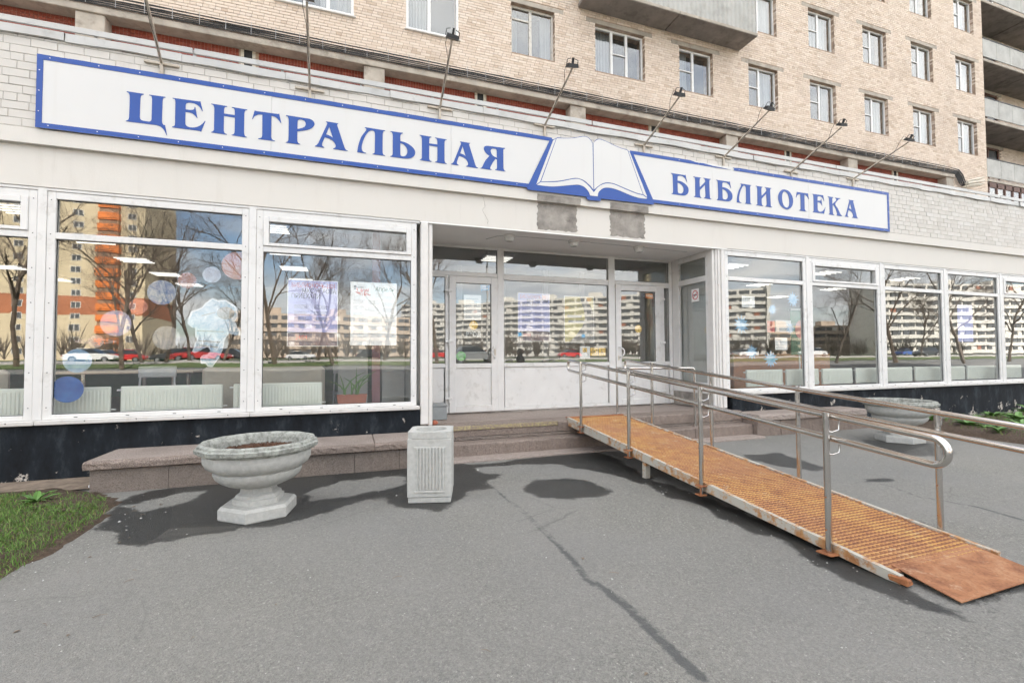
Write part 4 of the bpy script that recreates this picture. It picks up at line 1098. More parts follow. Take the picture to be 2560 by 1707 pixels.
while z < 9.14:
    x = -12.0
    while x < 24.78:
        col_hit = any(abs(x+.035-(-5.51+6.0*k+(.05 if k else 0))) < .22 for k in range(-1, 6)) or any(abs(x+.035-gxx) < .2 for gxx in GAPS)
        if not col_hit: tiles.append((x, x+.068, z, min(z+.068, 9.147)))
        x += .0735
    z += .0735
place_bricks(tiles, 12.862, 12.873, APT, 'red_tile', 0.0012, 'tile')
# balcony with corrugated sheet cladding
B = MB().cbox(6.60, 9.79, 11.80, 12.598, 12.29, 12.405, .012).cbox(9.815, 12.99, 11.80, 12.598, 12.29, 12.405, .012).build('balcony', 'concrete_dark', APT)
m = MB(); n = int((12.97-6.62)/.045); V = []
for i in range(n+1):
    x = 6.62+.045*i; y = 11.845-(.0 if i % 4 in (0, 1) else .018)
    V += [(x, y, 12.36), (x, y, 13.62)]
m.add(V, [(2*i, 2*i+2, 2*i+3, 2*i+1) for i in range(n)])
V = []
for xs_ in (6.62, 12.975):
    o = len(m.v)
    for i in range(17):
        y = 11.85+.045*i; xx = xs_+(.0 if i % 4 in (0, 1) else .018*(1 if xs_ > 9 else -1))
        m.v += [(xx, y, 12.36), (xx, y, 13.62)]
    m.f += [(o+2*i, o+2*i+2, o+2*i+3, o+2*i+1) for i in range(16)]; m.m += [0]*16
m.build('corrugated_cladding', 'panel_grey', B)
MB().tube([(13.0, 11.84, 12.30), (13.0, 11.84, 13.9)], .02, 8).build('corner_pipe', 'pvc_white', B)
MB().cbox(6.6, 9.8, 11.79, 11.83, 12.31, 12.40, .005).cbox(9.81, 12.99, 11.79, 11.83, 12.31, 12.40, .005).build('slab_edge', 'concrete', B)
# small balcony edge higher up
MB().cbox(13.1, 20.45, 11.8, 12.598, 17.9, 18.02, .01).build('balcony', 'concrete_dark', APT)
# loggias in the recessed bay on the right
LX0, LX1 = 27.36, 40.0
back = MB().box(LX0, LX1, 14.06, 14.19, 5, 21).build('loggia_wall', 'brown_mortar', APT)
m = MB(); z = 9.0; row = 0
lw = [(29.6, 31.35)]
while z < 20:
    x = LX0+(.0, .13)[row % 2]
    zr = (z-10.44) % 2.8
    while x < 36:
        a, b = x, x+.25
        if not (zr < 1.5 and b > 29.55 and a < 31.45): m.box(a, b, 14.0, 14.07, z, z+.0675)
        x += .2595
    z += ROWH; row += 1
m.build('loggia_bricks', 'beige_brick', APT, kind='stuff')
for k in range(4):
    zs = 9.34+2.8*k
    L = MB().cbox(LX0, 31.0, 12.62, 14.05, zs, zs+.15, .015, j=.006).cbox(31.03, LX1, 12.62, 14.05, zs, zs+.15, .015, j=.006).build('loggia', 'concrete_dark', APT)
    MB().cbox(LX0, LX1, 12.595, 12.62, zs+.015, zs+.13, .008, j=.003).build('slab_edge', 'concrete', L)
    x = LX0+.01
    while x < 38:
        MB().cbox(x, x+1.05, 12.60, 12.64, zs+.23, zs+1.06, .006).build('parapet_panel', 'panel_grey', L); x += 1.065
    MB().box(LX0, LX1, 12.585, 12.66, zs+1.065, zs+1.10).build('handrail', 'black_metal', L)
    m = MB().box(29.6, 31.4, 14.04, 14.055, zs+.3, zs+2.6)
    m.build('loggia_window', 'far_window', L)
    fm = 'pvc_white' if k == 3 else 'brown_frame'
    MB().cbox(29.55, 29.65, 13.98, 14.03, zs+.2, zs+2.62, .006).cbox(31.32, 31.42, 13.98, 14.03, zs+.2, zs+2.62, .006).cbox(29.6, 31.4, 13.98, 14.03, zs+2.53, zs+2.62, .006).cbox(30.45, 30.55, 13.98, 14.03, zs+.2, zs+2.6, .006).build('window_frame', fm, L)
    MB().cbox(29.3, 31.8, 13.97, 14.05, zs+2.63, zs+2.78, .006).build('lintel', 'concrete', L)
# glazed brown screen of the lowest loggia
m = MB()
for i in range(14): m.box(27.4+.62*i, 27.5+.62*i, 12.60, 12.68, 6.3, 9.30)
m.box(27.38, 36, 12.60, 12.68, 9.10, 9.32); m.box(27.38, 36, 12.60, 12.68, 6.2, 6.5); m.build('glazed_screen', 'brown_frame', APT)
MB().box(27.38, 36, 12.63, 12.64, 6.5, 9.1).build('screen_pane', 'flat_glass', APT)
# cast-iron drip nails: small pale marks left out; black cables along the beam
C = thing('cable_run', (8, 12.5, 9.31), 'thick bundle of black cables clipped above the concrete beam', 'cables')
for k in range(15):
    m = MB(); pts = []; yo = 12.47+.016*(k % 3); zo = 9.325+.0165*k+(.02 if k > 11 else 0)
    for i in range(76):
        x = -12+.49*i
        if x > 24.6: break
        pts.append((x, yo+rnd.uniform(-.006, .006), zo+.006*math.sin(x*2.3+k*1.7)+rnd.uniform(-.005, .005)))
    pts += [(24.8+.02*k, 12.5, zo-.02), (24.95+.03*k, 12.5, zo-.22), (25.05+.04*k, 12.5, 8.95-.02*(k % 4)), (25.25+.05*k, 12.48, 8.82+.015*k)]
    m.tube(pts, .0105 if k < 12 else .008, 5); m.build('cable', 'cable_black', C)
x = -10.9
while x < 24.4:
    MB().box(x-.005, x+.005, 12.425, 12.432, 9.30, 9.60).build('cable_clip', 'cable_clip', C); x += .536
# cut conduit stubs where the cables come down
C2 = thing('conduit_cluster', (25.6, 12.45, 8.9), 'cluster of pale conduit stubs at the end of the cable run', 'conduits')
for k in range(9):
    y0 = 12.42-.05*(k % 3); z0 = 8.78+.055*(k//2)+.02*(k % 2)
    MB().tube([(25.25+.05*(k % 4), y0, z0), (26.0+.13*(k % 3), y0-.10, z0+.09+.02*k)], .042 if k % 2 else .03, 10).build('conduit', 'pipe_cream', C2, smooth=True)
# ------------------------------------------------------------------ the sign
def outline(txt, sub=4):
    """'x,z' corner points and 'x,zs' smooth points -> sampled outline"""
    P = []
    for w_ in txt.split():
        s_ = w_.endswith('s'); a, b = w_.rstrip('s').split(',')
        P.append((Vector((float(a), float(b))), s_))
    n = len(P); out = []
    for i in range(n):
        p0, s0 = P[i]; p1, s1 = P[(i+1) % n]
        out.append((p0.x, p0.y))
        if s0 or s1:
            t0 = (p1-P[i-1][0])*.5 if s0 else (p1-p0)
            t1 = (P[(i+2) % n][0]-p0)*.5 if s1 else (p1-p0)
            lim = (p1-p0).length*1.2
            if t0.length > lim: t0 = t0.normalized()*lim
            if t1.length > lim: t1 = t1.normalized()*lim
            for k in range(1, sub):
                t = k/sub; t2, t3 = t*t, t*t*t
                q = p0*(2*t3-3*t2+1)+t0*(t3-2*t2+t)+p1*(-2*t3+3*t2)+t1*(t3-t2)
                out.append((q.x, q.y))
    return out
SIGN = thing('library_sign', (3.95, 7.03, 4.26), 'long white sign board with blue Cyrillic lettering and an open book emblem', 'sign')
# board in separate sheets, slightly uneven
sx = [-3.572, -1.05, 1.45, 3.98, 6.5, 9.0, 11.478]
for a, b in zip(sx[:-1], sx[1:]):
    MB().cbox(a, b-.0015, 7.008+rnd.uniform(-.001, .001), 7.046, 4.262, 5.148, .002).build('board_panel', 'sign_white', SIGN)
def strip(pts, y0=7.002, y1=7.0065): MB().prism(pts, y0, y1).build('border_strip', 'sign_blue', SIGN)
def wavy(x0, x1, z, up, n=26, amp=.006):
    return [(x0+(x1-x0)*i/n, z+up*rnd.uniform(0, amp)) for i in range(n+1)]
strip([(-3.572, 5.088), (3.16, 5.088)]+wavy(3.16, -3.572, 5.147, 1, 60))
strip([(4.68, 5.088), (5.95, 5.088), (6.35, 5.088), (6.72, 5.089), (6.95, 5.091), (6.75, 5.102), (6.5, 5.112), (6.3, 5.132), (6.12, 5.128), (5.98, 5.150), (5.35, 5.149), (4.68, 5.148)])
strip([(7.02, 5.088), (11.478, 5.088)]+wavy(11.478, 7.15, 5.147, 1, 30)+[(7.0, 5.138), (7.04, 5.12)])
strip(wavy(-3.572, 2.80, 4.260, -1, 50, .005)+[(2.80, 4.318), (-3.572, 4.318)])
strip(wavy(5.15, 11.478, 4.260, -1, 40, .005)+[(11.478, 4.318), (5.15, 4.318)])
strip([(-3.572, 4.319), (-3.512, 4.319), (-3.512, 5.087), (-3.572, 5.087)])
strip([(11.418, 4.319), (11.478, 4.319), (11.478, 5.087), (11.418, 5.087)])
def bbox(key):
    pts = outline(GLYPH[key][0]); xs_ = [q[0] for q in pts]; zs_ = [q[1] for q in pts]
    return min(xs_), max(xs_), min(zs_), max(zs_)
WORDS = [('TSE', None), ('IE', None), ('EN', None), ('TE', None), ('ER', None), ('A', None), ('EL', None), ('SOFT', None), ('EN', (0.967, 1.381)), ('A', (1.449, 1.88)), ('YA', None),
         ('BE', None), ('II', None), ('BE', (6.593, 6.983)), ('EL', (7.084, 7.459)), ('II', (7.573, 7.99)), ('O', None), ('TE', (8.644, 9.006)), ('IE', (9.106, 9.479)), ('KA', None), ('A', (10.048, 10.462))]
for key, tgt in WORDS:
    polys = [outline(t) for t in GLYPH[key]]
    if tgt:
        b = bbox(key); k = (tgt[1]-tgt[0])/(b[1]-b[0])
        polys = [[(tgt[0]+(q[0]-b[0])*k, q[1]) for q in poly] for poly in polys]
    MB().prism(polys, 7.0025, 7.0062).build('letter', 'sign_blue', SIGN)
bk = MB().prism(outline(BOOK['cover']), 6.992, 7.0008).build('book_emblem', 'sign_blue', SIGN)
for k in ('pageL', 'sideL', 'edgeL', 'pageR', 'sideR', 'edgeR'):
    MB().prism(outline(BOOK[k]), 6.9885, 6.9915).build('book_page' if 'page' in k else 'page_edge', 'sign_white', bk)
m = MB()
x = -3.45
while x < 11.45:
    for z in (5.118, 4.290):
        if not (2.6 < x < 5.6): m.box(x-.005, x+.005, 6.999, 7.003, z-.005, z+.005)
    x += rnd.uniform(.42, .52)
for z in (4.45, 4.7, 4.95): m.box(-3.55, -3.54, 6.999, 7.003, z, z+.01).box(11.44, 11.45, 6.999, 7.003, z, z+.01)
m.build('screw_heads', 'paper', SIGN, kind='stuff')

# roof-edge railing
RAIL = thing('roof_railing', (8, 7.14, 5.48), 'low grey flat-bar railing along the library roof edge', 'railing')
xs_ = -14.0
while xs_ < 29:
    MB().cbox(xs_, xs_+5.98, 7.115, 7.14, 5.553, 5.628, .004).build('rail_bar', 'flashing', RAIL); xs_ += 6.0
x = -3.11-1.06*9
while x < 29:
    MB().cbox(x-.018, x+.018, 7.145, 7.17, 5.47, 5.62, .004).build('rail_post', 'flashing', RAIL); x += 1.0645

# floodlights on long arms over the sign
heads = [(-2.33, 5.30, -2.21, 5.72), (-.57, 5.29, -.53, 5.83), (1.28, 5.34, 1.26, 5.75), (3.04, 5.35, 3.05, 5.72), (4.99, 5.30, 4.95, 5.64), (6.80, 5.33, 6.84, 5.74), (8.56, 5.27, 8.62, 5.74), (10.37, 5.34, 10.51, 5.74)]
ordn = ['leftmost', 'second from left', 'third from left', 'fourth from left', 'fifth from left', 'sixth from left', 'second from right', 'rightmost']
for i, (x, z, hx, hz_) in enumerate(heads):
    t = thing('sign_floodlight', (x, 7.04, z), 'black floodlight on a long arm over the sign, '+ordn[i], 'floodlight', 'floodlights over the sign')
    MB().cbox(x-.19, x+.19, 7.018, 7.048, z-.02, z+.012, .004).build('wall_bracket', 'lamp_arm', t)
    MB().cbox(x-.018, x+.018, 7.012, 7.046, z-.19, z+.02, .004).build('bracket_leg', 'lamp_arm', t)
    a = Vector((x, 7.015, z)); b = Vector((hx, 6.0, hz_)); d = (b-a)
    MB().tube([a, a+d*.45, a+d*.98], [.0165, .0165, .0135], 10).build('arm', 'lamp_arm', t, smooth=True)
    MB().tube([a+d*.42, a+d*.47], [.021, .019], 10).build('arm_joint', 'lamp_arm', t, smooth=True)
    # head: shallow black body tilted to the board, square yoke above, loose cable
    M4 = Matrix.Translation(b) @ Matrix.Rotation(R(6*((i % 3)-1)), 4, 'Y') @ Matrix.Rotation(R(28), 4, 'X')
    m = MB().loft([[(-.085, -.03, 0), (.085, -.03, 0), (.085, .085, 0), (-.085, .085, 0)], [(-.075, -.02, .05), (.075, -.02, .05), (.06, .07, .055), (-.06, .07, .055)]]); m.move(M4)
    m.build('lamp_body', 'black_metal', t)
    m = MB().tube([(-.09, .03, .02), (-.09, .02, .10), (-.04, .015, .115)], .0055, 6).tube([(.09, .03, .02), (.085, .02, .095), (.03, .015, .11)], .0055, 6).box(-.014, .014, .0, .03, .05, .125); m.move(M4)
    m.build('lamp_yoke', 'black_metal', t)
    MB().tube([b+Vector((0, .03, .07)), b+Vector((-.05, .08, .13)), b+Vector((-.06, .16, .02)), a+d*.75+Vector((-.012, 0, -.02)), a+d*.5+Vector((-.014, 0, -.022)), a+d*.2+Vector((.01, 0, -.02))], .0035, 5).build('lamp_cable', 'cable_black', t)

# ------------------------------------------------------------------ steps, granite ledges
ST = thing('entrance_steps', (4.0, 6.9, 0), 'worn pink granite entrance steps in front of the doors', 'steps')
def rough_block(x0, x1, y0, y1, z0, z1, c, amp):
    """stone block with a hewn front edge, stations along X"""
    n = max(4, int((x1-x0)/.045)); rings = []
    dy = 0.0; dzt = 0.0
    for i in range(n+1):
        x = x0+(x1-x0)*i/n
        dy = .6*dy+rnd.uniform(-amp, amp); dzt = .5*dzt+rnd.uniform(-amp, amp)*.5
        e = c*rnd.uniform(.5, 1.5)
        rings.append([(x, y1, z0), (x, y1, z1), (x, y0+e*1.6, z1+rnd.uniform(-.001, .001)), (x, y0+dy*.5+e*.4, z1-e*.45+dzt*.4), (x, y0+dy+rnd.uniform(-amp, amp)*.5, z1-e*1.3), (x, y0+dy*.8+rnd.uniform(-amp, amp), z0+(z1-z0)*.45), (x, y0+dy*.4, z0+.004), (x, y0+.01, z0)])
    return MB().loft(rings)
def blocks(x0, x1, y0, y1, z0, z1, cuts, mat, name, parent, c=.012, j=.004):
    xs = [x0]+list(cuts)+[x1]
    for a, b in zip(xs[:-1], xs[1:]):
        rough_block(a+.002+rnd.uniform(0, .002), b-.002, y0+rnd.uniform(-.006, .006), y1, z0, z1+rnd.uniform(-.003, .003), c, j*1.3).build(name, mat, parent)
blocks(1.06, 7.05, 6.42, 6.80, -.1, .035, (2.1, 3.58, 5.2), 'granite', 'step_block', ST)
blocks(1.06, 7.05, 6.70, 7.05, .0, .215, (2.82, 4.3, 5.75), 'granite_rough', 'step_block', ST, .016)
blocks(1.06, 7.05, 6.95, 7.36, .27, .44, (3.20, 4.9, 6.2), 'granite_rough', 'step_block', ST, .018)
blocks(1.06, 7.05, 6.955, 7.3, .215, .268, (1.5, 1.9, 2.35, 2.7, 3.1, 3.5, 4.1, 4.6, 5.3, 6.0), 'granite_grey', 'packing_stone', ST, .008, .006)
blocks(1.06, 7.05, 7.365, 8.44, .25, .441, (2.4, 4.05, 5.3), 'granite', 'platform_slab', ST, .006, .002)
MB().cbox(1.45, 3.19, 6.936, 6.947, .375, .437, .002, j=.003).build('yellow_edge', 'yellow_worn', ST)
# left ledge
LG = thing('granite_ledge', (-.8, 6.7, 0), 'long granite ledge along the left foundation, pink slabs over grey blocks', 'ledge')
blocks(-2.72, 1.04, 6.40, 7.12, -.1, .262, (-1.98, -.9, .05, .62), 'granite_grey', 'base_block', LG, .012, .005)
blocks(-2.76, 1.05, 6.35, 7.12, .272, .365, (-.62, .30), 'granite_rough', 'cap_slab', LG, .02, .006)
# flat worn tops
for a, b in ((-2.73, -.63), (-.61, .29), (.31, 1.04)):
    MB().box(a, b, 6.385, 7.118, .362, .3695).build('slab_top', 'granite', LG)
RG = thing('granite_ledge', (8.6, 6.8, 0), 'granite ledge to the right of the entrance steps behind the far planter', 'ledge')
blocks(7.06, 9.95, 6.60, 7.12, -.1, .28, (7.62, 8.6, 9.3), 'granite_rough', 'base_block', RG, .012, .005)
blocks(7.055, 9.9, 6.56, 7.12, .29, .395, (8.2, 9.1), 'granite', 'cap_slab', RG, .02, .006)

# ------------------------------------------------------------------ wheelchair ramp
SL = .0872
def dz_(y): return .472-SL*(6.98-y)
RMP = thing('wheelchair_ramp', (3.93, 4.5, 0), 'rusty steel wheelchair ramp with stainless handrails leading to the platform', 'ramp')
X0, X1, Y0, Y1 = 3.425, 4.445, 2.12, 6.98
V = [(X0, Y0, dz_(Y0)), (X1, Y0, dz_(Y0)), (X1, Y1, dz_(Y1)), (X0, Y1, dz_(Y1))]
m = MB().add(V+[(x, y, z-.006) for x, y, z in V], [(0, 1, 2, 3), (7, 6, 5, 4), (0, 4, 5, 1), (1, 5, 6, 2), (2, 6, 7, 3), (3, 7, 4, 0)])
deck = m.build('deck', 'rust_gap_shade', RMP)  # darker rust than the teeth: shade of the gaps put into the colour
# pressed lozenge teeth of the expanded-metal deck
m = MB(); PY = .040; ny = int((Y1-Y0-.05)/PY); nxx = 22
for j in range(ny):
    y = Y0+.03+PY*j
    for i in range(nxx):
        a = (X1-X0-.03)/nxx/2
        x = X0+.015+a+2*a*i+(a*.5 if j % 2 else -a*.5)*.6
        z = dz_(y); b = .0085; w = .0105; h = .0085+rnd.uniform(-.0015, .0015)
        jz = rnd.uniform(-.001, .001)
        for sg in (-1, 1):
            A0 = (x, y-b); A1 = (x+sg*a*.96, y+b)
            m.add([(A0[0], A0[1]-w, z+jz), (A1[0], A1[1]-w*.8, z), (A1[0], A1[1]+w*.6, z), (A0[0], A0[1]+w*.6, z), (A0[0], A0[1]-w*.35, z+h), (A1[0], A1[1]-w*.35, z+h*.72)],
                  [(0, 1, 5, 4), (3, 4, 5, 2), (1, 2, 5), (0, 4, 3)] if sg > 0 else [(4, 5, 1, 0), (2, 5, 4, 3), (5, 2, 1), (3, 4, 0)])
m.build('deck_teeth', 'rust_deck', RMP, kind='stuff')
for name, xa, xb in (('stringer', 3.385, 3.423), ('stringer', 4.447, 4.485)):
    q = [(Y0-.05, dz_(Y0-.05)), (Y1, dz_(Y1))]
    VV = []
    for y, zt in q:
        dep = .115 if y > 4 else .05
        VV += [(xa, y, zt-dep), (xb, y, zt-dep), (xb, y, zt+.014), (xa, y, zt+.014)]
    MB().add(VV, [(0, 1, 2, 3), (7, 6, 5, 4), (0, 4, 5, 1), (1, 5, 6, 2), (2, 6, 7, 3), (3, 7, 4, 0)]).build(name, 'rust_paint', RMP)
MB().cbox(X0-.04, X1+.04, 6.955, 7.05, .466, .484, .004, j=.002).build('top_plate', 'rust_plain', RMP)
for y in (4.85,):
    for x in (3.40, 4.43):
        MB().cbox(x, x+.07, y, y+.07, .0, dz_(y)-.10, .004).build('support_leg', 'rust_paint', RMP)
# hinged flap at the foot
m = MB(); A = [(3.50, 2.20, .062), (4.43, 2.22, .062), (4.40, 1.80, .022), (3.44, 1.775, .024)]
m.add(A+[(x, y, z-.006) for x, y, z in A], [(3, 2, 1, 0), (4, 5, 6, 7), (1, 5, 4, 0), (2, 6, 5, 1), (3, 7, 6, 2), (0, 4, 7, 3)]); m.build('flap_plate', 'rust_plate', RMP)
MB().cbox(X0-.055, X0+.0, 2.02, 2.13, .012, .05, .008, j=.006).build('stringer_end', 'rust_plain', RMP)
def handrail(px, posts, side, y_lo, y_hi, ext):
    rx = px+.055*side
    zt = lambda y: 1.424-SL*(6.96-y)
    top = [(rx, y_hi, zt(y_hi)), (rx, y_lo, zt(y_lo))]
    r_ = .0225
    def arc(cy, cz, a0, a1, rad, n=7):
        return [(rx, cy+rad*math.cos(a0+(a1-a0)*i/n), cz+rad*math.sin(a0+(a1-a0)*i/n)) for i in range(n+1)]
    s_ = math.atan(SL); G_ = .165
    yt, zt0 = y_hi, zt(y_hi)
    yb, zb = y_lo, zt(y_lo)
    loop = []
    loop += [(rx, y_lo+.4, zt(y_lo+.4)), (rx, y_hi-.06, zt(y_hi-.06))]
    loop += arc(yt-.06, zt(yt-.06)-.055, math.pi/2, 0, .055)
    loop += arc(yt-.06, zt(yt-.06)-G_+.055, 0, -math.pi/2, .055)
    loop += [(rx, y_hi-.12, zt(y_hi-.12)-G_), (rx, y_lo+.12, zt(y_lo+.12)-G_)]
    loop += arc(yb+.08, zt(yb+.08)-G_+.08, -math.pi/2, -math.pi, .08)
    loop += arc(yb+.08, zt(yb+.08)-.08, math.pi, math.pi/2, .08)
    loop += [(rx, y_lo+.4, zt(y_lo+.4))]
    MB().tube(loop, r_, 14).build('handrail', 'steel', RMP, smooth=True, angle=60)
    for y in posts:
        zb_ = dz_(y)-.10 if y > 2.9 else .03
        MB().tube([(px, y, zb_), (px, y, zt(y)+.03)], .0225, 14).build('rail_post', 'steel', RMP, smooth=True, angle=60)
        for zo in (.0, -G_):
            zz_ = zt(y-.03)+zo-.02
            pts = [(px, y-.01, zz_-.085), (px+.02*side, y-.03, zz_-.09), (rx, y-.055, zz_-.07), (rx, y-.06, zz_-.01)]
            MB().tube(pts, .007, 8).build('rail_hook', 'steel', RMP, smooth=True)
        if y > 2.9:
            zc = dz_(y)-.05
            MB().cbox(px-.05, px+.03, y-.045, y+.045, zc+.03, zc+.042, .003).cbox(px-.05, px+.03, y-.045, y+.045, zc-.06, zc-.048, .003).cbox(px-.048, px-.034, y-.04, y-.028, zc-.05, zc+.03, .002).build('post_clamp', 'rust_plain', RMP)
        else:
            MB().cbox(px-.06, px+.05, y-.06, y+.06, .028, .038, .003, j=.004).build('post_foot', 'rust_plain', RMP)
        m = MB()
        for zq in (.36, .12): m.tube([(px-.03, y, dz_(y)+zq), (px+.03, y, dz_(y)+zq)], .006, 6)
        m.build('bolt', 'rust_plain' if y < 3 else 'steel', RMP)
handrail(3.355, (6.43, 5.13, 3.84, 2.52), 1, 1.80, 6.98, 0)
handrail(4.515, (6.24, 4.96, 3.70, 2.45), -1, 1.25, 6.92, 0)
# short handrail on the steps
HR = thing('step_handrail', (5.88, 6.87, .215), 'short stainless handrail standing on the steps beside the right door', 'handrail')
pts = [(5.88, 6.87, .215), (5.88, 6.87, 1.22), (5.87, 6.87, 1.25), (5.84, 6.875, 1.268), (4.62, 6.98, 1.272), (4.60, 7.02, 1.27), (4.60, 7.4, 1.27)]
MB().tube(pts, .021, 12).build('rail_tube', 'steel', HR, smooth=True, angle=60)
MB().tube([(4.60, 7.4, .44), (4.60, 7.4, 1.29)], .021, 12).build('rail_post', 'steel', HR, smooth=True, angle=60)
MB().lathe([(.05, .215), (.05, .226)], 5.88, 6.87, 14).build('post_foot', 'steel', HR)
MB().lathe([(.05, .44), (.05, .452)], 4.60, 7.4, 14).build('post_foot', 'steel', HR)

# ------------------------------------------------------------------ planters and litter bin
def planter(x, y, a0, label, soil_mat):
    t = thing('planter', (x, y, 0), label, 'planter', 'concrete bowl planters before the library')
    H = lambda r, z: (r, z)
    MB().lathe([(.335, 0.0), (.342, .01), (.342, .095), (.318, .122)], x, y, 6, a0, cap1=True).build('plinth_slab', 'cast_stone', t)
    MB().lathe([(.225, .12), (.228, .17), (.205, .178), (.198, .205), (.165, .222), (.150, .285), (.16, .31)], x, y, 6, a0).build('stem', 'cast_stone', t)
    prof = [(.14, .275), (.235, .293), (.315, .325), (.365, .37), (.385, .41), (.390, .432), (.375, .438), (.40, .452), (.445, .49), (.468, .535), (.472, .585), (.472, .605)]
    MB().lathe(prof, x, y, 12, a0, cap1=False).build('bowl', 'cast_stone', t, smooth=True, angle=28)
    rim = [(.472, .603), (.50, .612), (.505, .622), (.53, .634), (.537, .668), (.515, .678), (.512, .697), (.495, .708), (.468, .706), (.45, .69), (.435, .66), (.425, .60), (.40, .54)]
    MB().lathe(rim, x, y, 12, a0, cap0=False, cap1=False).build('rim', 'cast_stone_rim', t)
    # soil heaped in the bowl
    n = 26; V = []; F = []
    for k in range(7):
        rr = .43*k/6
        for j in range(n):
            a = a0+6.283*j/n
            V.append((x+rr*math.cos(a), y+rr*math.sin(a), .63-.035*(k/6)**2+rnd.uniform(-.014, .014)))
    for k in range(6):
        for j in range(n): F.append((k*n+j, k*n+(j+1) % n, (k+1)*n+(j+1) % n, (k+1)*n+j)[::-1])
    MB().add(V, F).build('soil', soil_mat, t)
    m = MB()
    for i in range(260):
        a = rnd.uniform(0, 6.28); rr = .41*math.sqrt(rnd.random()); s_ = rnd.uniform(.006, .022); b = rnd.uniform(0, 6.28); zz_ = .632-.035*(rr/.43)**2
        cx_, cy_ = x+rr*math.cos(a), y+rr*math.sin(a)
        m.add([(cx_-s_*math.cos(b), cy_-s_*math.sin(b), zz_), (cx_+s_*math.cos(b), cy_+s_*math.sin(b), zz_+rnd.uniform(0, .02)), (cx_+s_*.3*math.sin(b), cy_-s_*.3*math.cos(b), zz_+.014)], [(0, 1, 2)])
    m.build('soil_crumbs', soil_mat, t, kind='stuff')
    return t
g = NG('peat'); p = g.pos()
g.P(Base_Color=g.ramp(g.noise(p, 55, 6, .7), (.3, (.025, .012, .007)), (.55, (.10, .045, .022)), (.8, (.24, .12, .06))), Roughness=.95)
g.bump(g.noise(p, 60, 6, .7), .9, .02)
planter(-.833, 5.085, R(-99), 'pale cast-stone bowl planter with bare brown soil beside the ledge', 'peat')
planter(8.97, 5.42, R(180), 'pale cast-stone bowl planter beyond the ramp at the right flower bed', 'dry_earth')
BIN = thing('litter_bin', (.88, 5.02, 0), 'square grey concrete litter bin with fluted panel and round hole', 'litter bin')
M4 = Matrix.Translation((.825, 5.03, 0)) @ Matrix.Rotation(R(-15), 4, 'Z')
m = MB()
hw = .225
m.cbox(-hw+.008, hw-.008, -hw+.008, hw-.008, 0, .055, .006); m.cbox(-hw, hw, -hw, hw, .056, .655, .008); m.move(M4)
body = m.build('bin_body', 'cast_stone', BIN)
# top with the round hole
m = MB(); n = 28
sq = []
for j in range(n):
    a = 6.283*j/n; k = hw/max(abs(math.cos(a)), abs(math.sin(a)))
    sq.append((k*math.cos(a), k*math.sin(a)))
ci = [(.165*math.cos(6.283*j/n), .165*math.sin(6.283*j/n)) for j in range(n)]
rings = [[(a, b, .657) for a, b in sq], [(a, b, .722) for a, b in sq], [(a, b, .722) for a, b in ci], [(a*.97, b*.97, .40) for a, b in ci]]
m.loft(rings, cap0=False, cap1=True); m.move(M4); m.build('bin_top', 'cast_stone', BIN)
MB().lathe([(.158, .402), (.158, .41)], .825, 5.03, 20).build('bin_hole_floor', 'soil', BIN)
for sgn in (0, 1):
    m = MB()
    for i in range(9):
        xx = -.135+.30*i/9
        m.cbox(xx, xx+.022, -hw-.012, -hw+.002, .13, .56, .006)
    m.cbox(-.16, .165, -hw-.006, -hw+.002, .555, .572, .003)
    m.cbox(-.155, .16, -hw-.012, -hw+.002, .105, .128, .004)
    m.move(M4 @ Matrix.Rotation(R(-90*sgn), 4, 'Z')); m.build('fluted_panel', 'cast_stone', BIN)
# grey metal box and loose stones at the left door
GB = thing('metal_box', (1.36, 7.86, .44), 'small grey metal box on the platform beside the left door', 'box')
MB().cbox(1.205, 1.525, 7.72, 8.02, .445, .665, .006).build('box_body', 'grey_paint', GB)
MB().cbox(1.195, 1.535, 7.71, 8.03, .667, .70, .006).build('box_lid', 'grey_paint', GB)
def rock(name, x, y, z, s, mat, label, cat):
    m = MB(); rings = []
    for k, (rr, zz_) in enumerate(((.7, 0), (1, .35), (.85, .8), (.35, 1.0))):
        rings.append([(x+s*rr*math.cos(6.283*j/7)*rnd.uniform(.75, 1.15), y+s*rr*math.sin(6.283*j/7)*rnd.uniform(.7, 1.1), z+s*zz_*1.1*rnd.uniform(.9, 1.05)) for j in range(7)])
    m.loft(rings); o = m.build(name, mat, label=label, cat=cat)
rock('brick_chunk', 1.235, 7.26, .441, .06, 'terracotta', 'broken piece of orange brick at the foot of the left entrance post', 'brick')
rock('brick_chunk', 10.25, 6.92, .05, .09, 'terracotta', 'broken red brick lying behind the far planter', 'brick')
rock('stone', -2.79, 6.62, .03, .03, 'paper', 'small white stone at the left end of the granite ledge', 'stone')
# ------------------------------------------------------------------ rooms behind the glass
def room(x0, x1, y0, y1, wallmat='room_wall'):
    MB().box(x0, x1, y0, y1, .38, .43).build('room_floor', 'room_floor', kind='structure')
    MB().box(x0, x1, y0, y1, 3.62, 3.68).build('room_ceiling', 'room_ceiling', kind='structure')
    m = MB().box(x0, x1, y1, y1+.1, .43, 3.62).box(x0-.1, x0, y0, y1+.1, .43, 3.62).box(x1, x1+.1, y0, y1+.1, .43, 3.62)
    m.build('room_wall', wallmat, kind='structure')
room(-9.5, .90, 7.41, 15.9)
room(6.80, 20.4, 7.41, 15.9)
room(1.12, 6.58, 8.46, 10.6)
MB().box(-9.4, .85, 15.8, 15.88, .43, 1.5).build('room_dado', 'room_green', kind='structure')
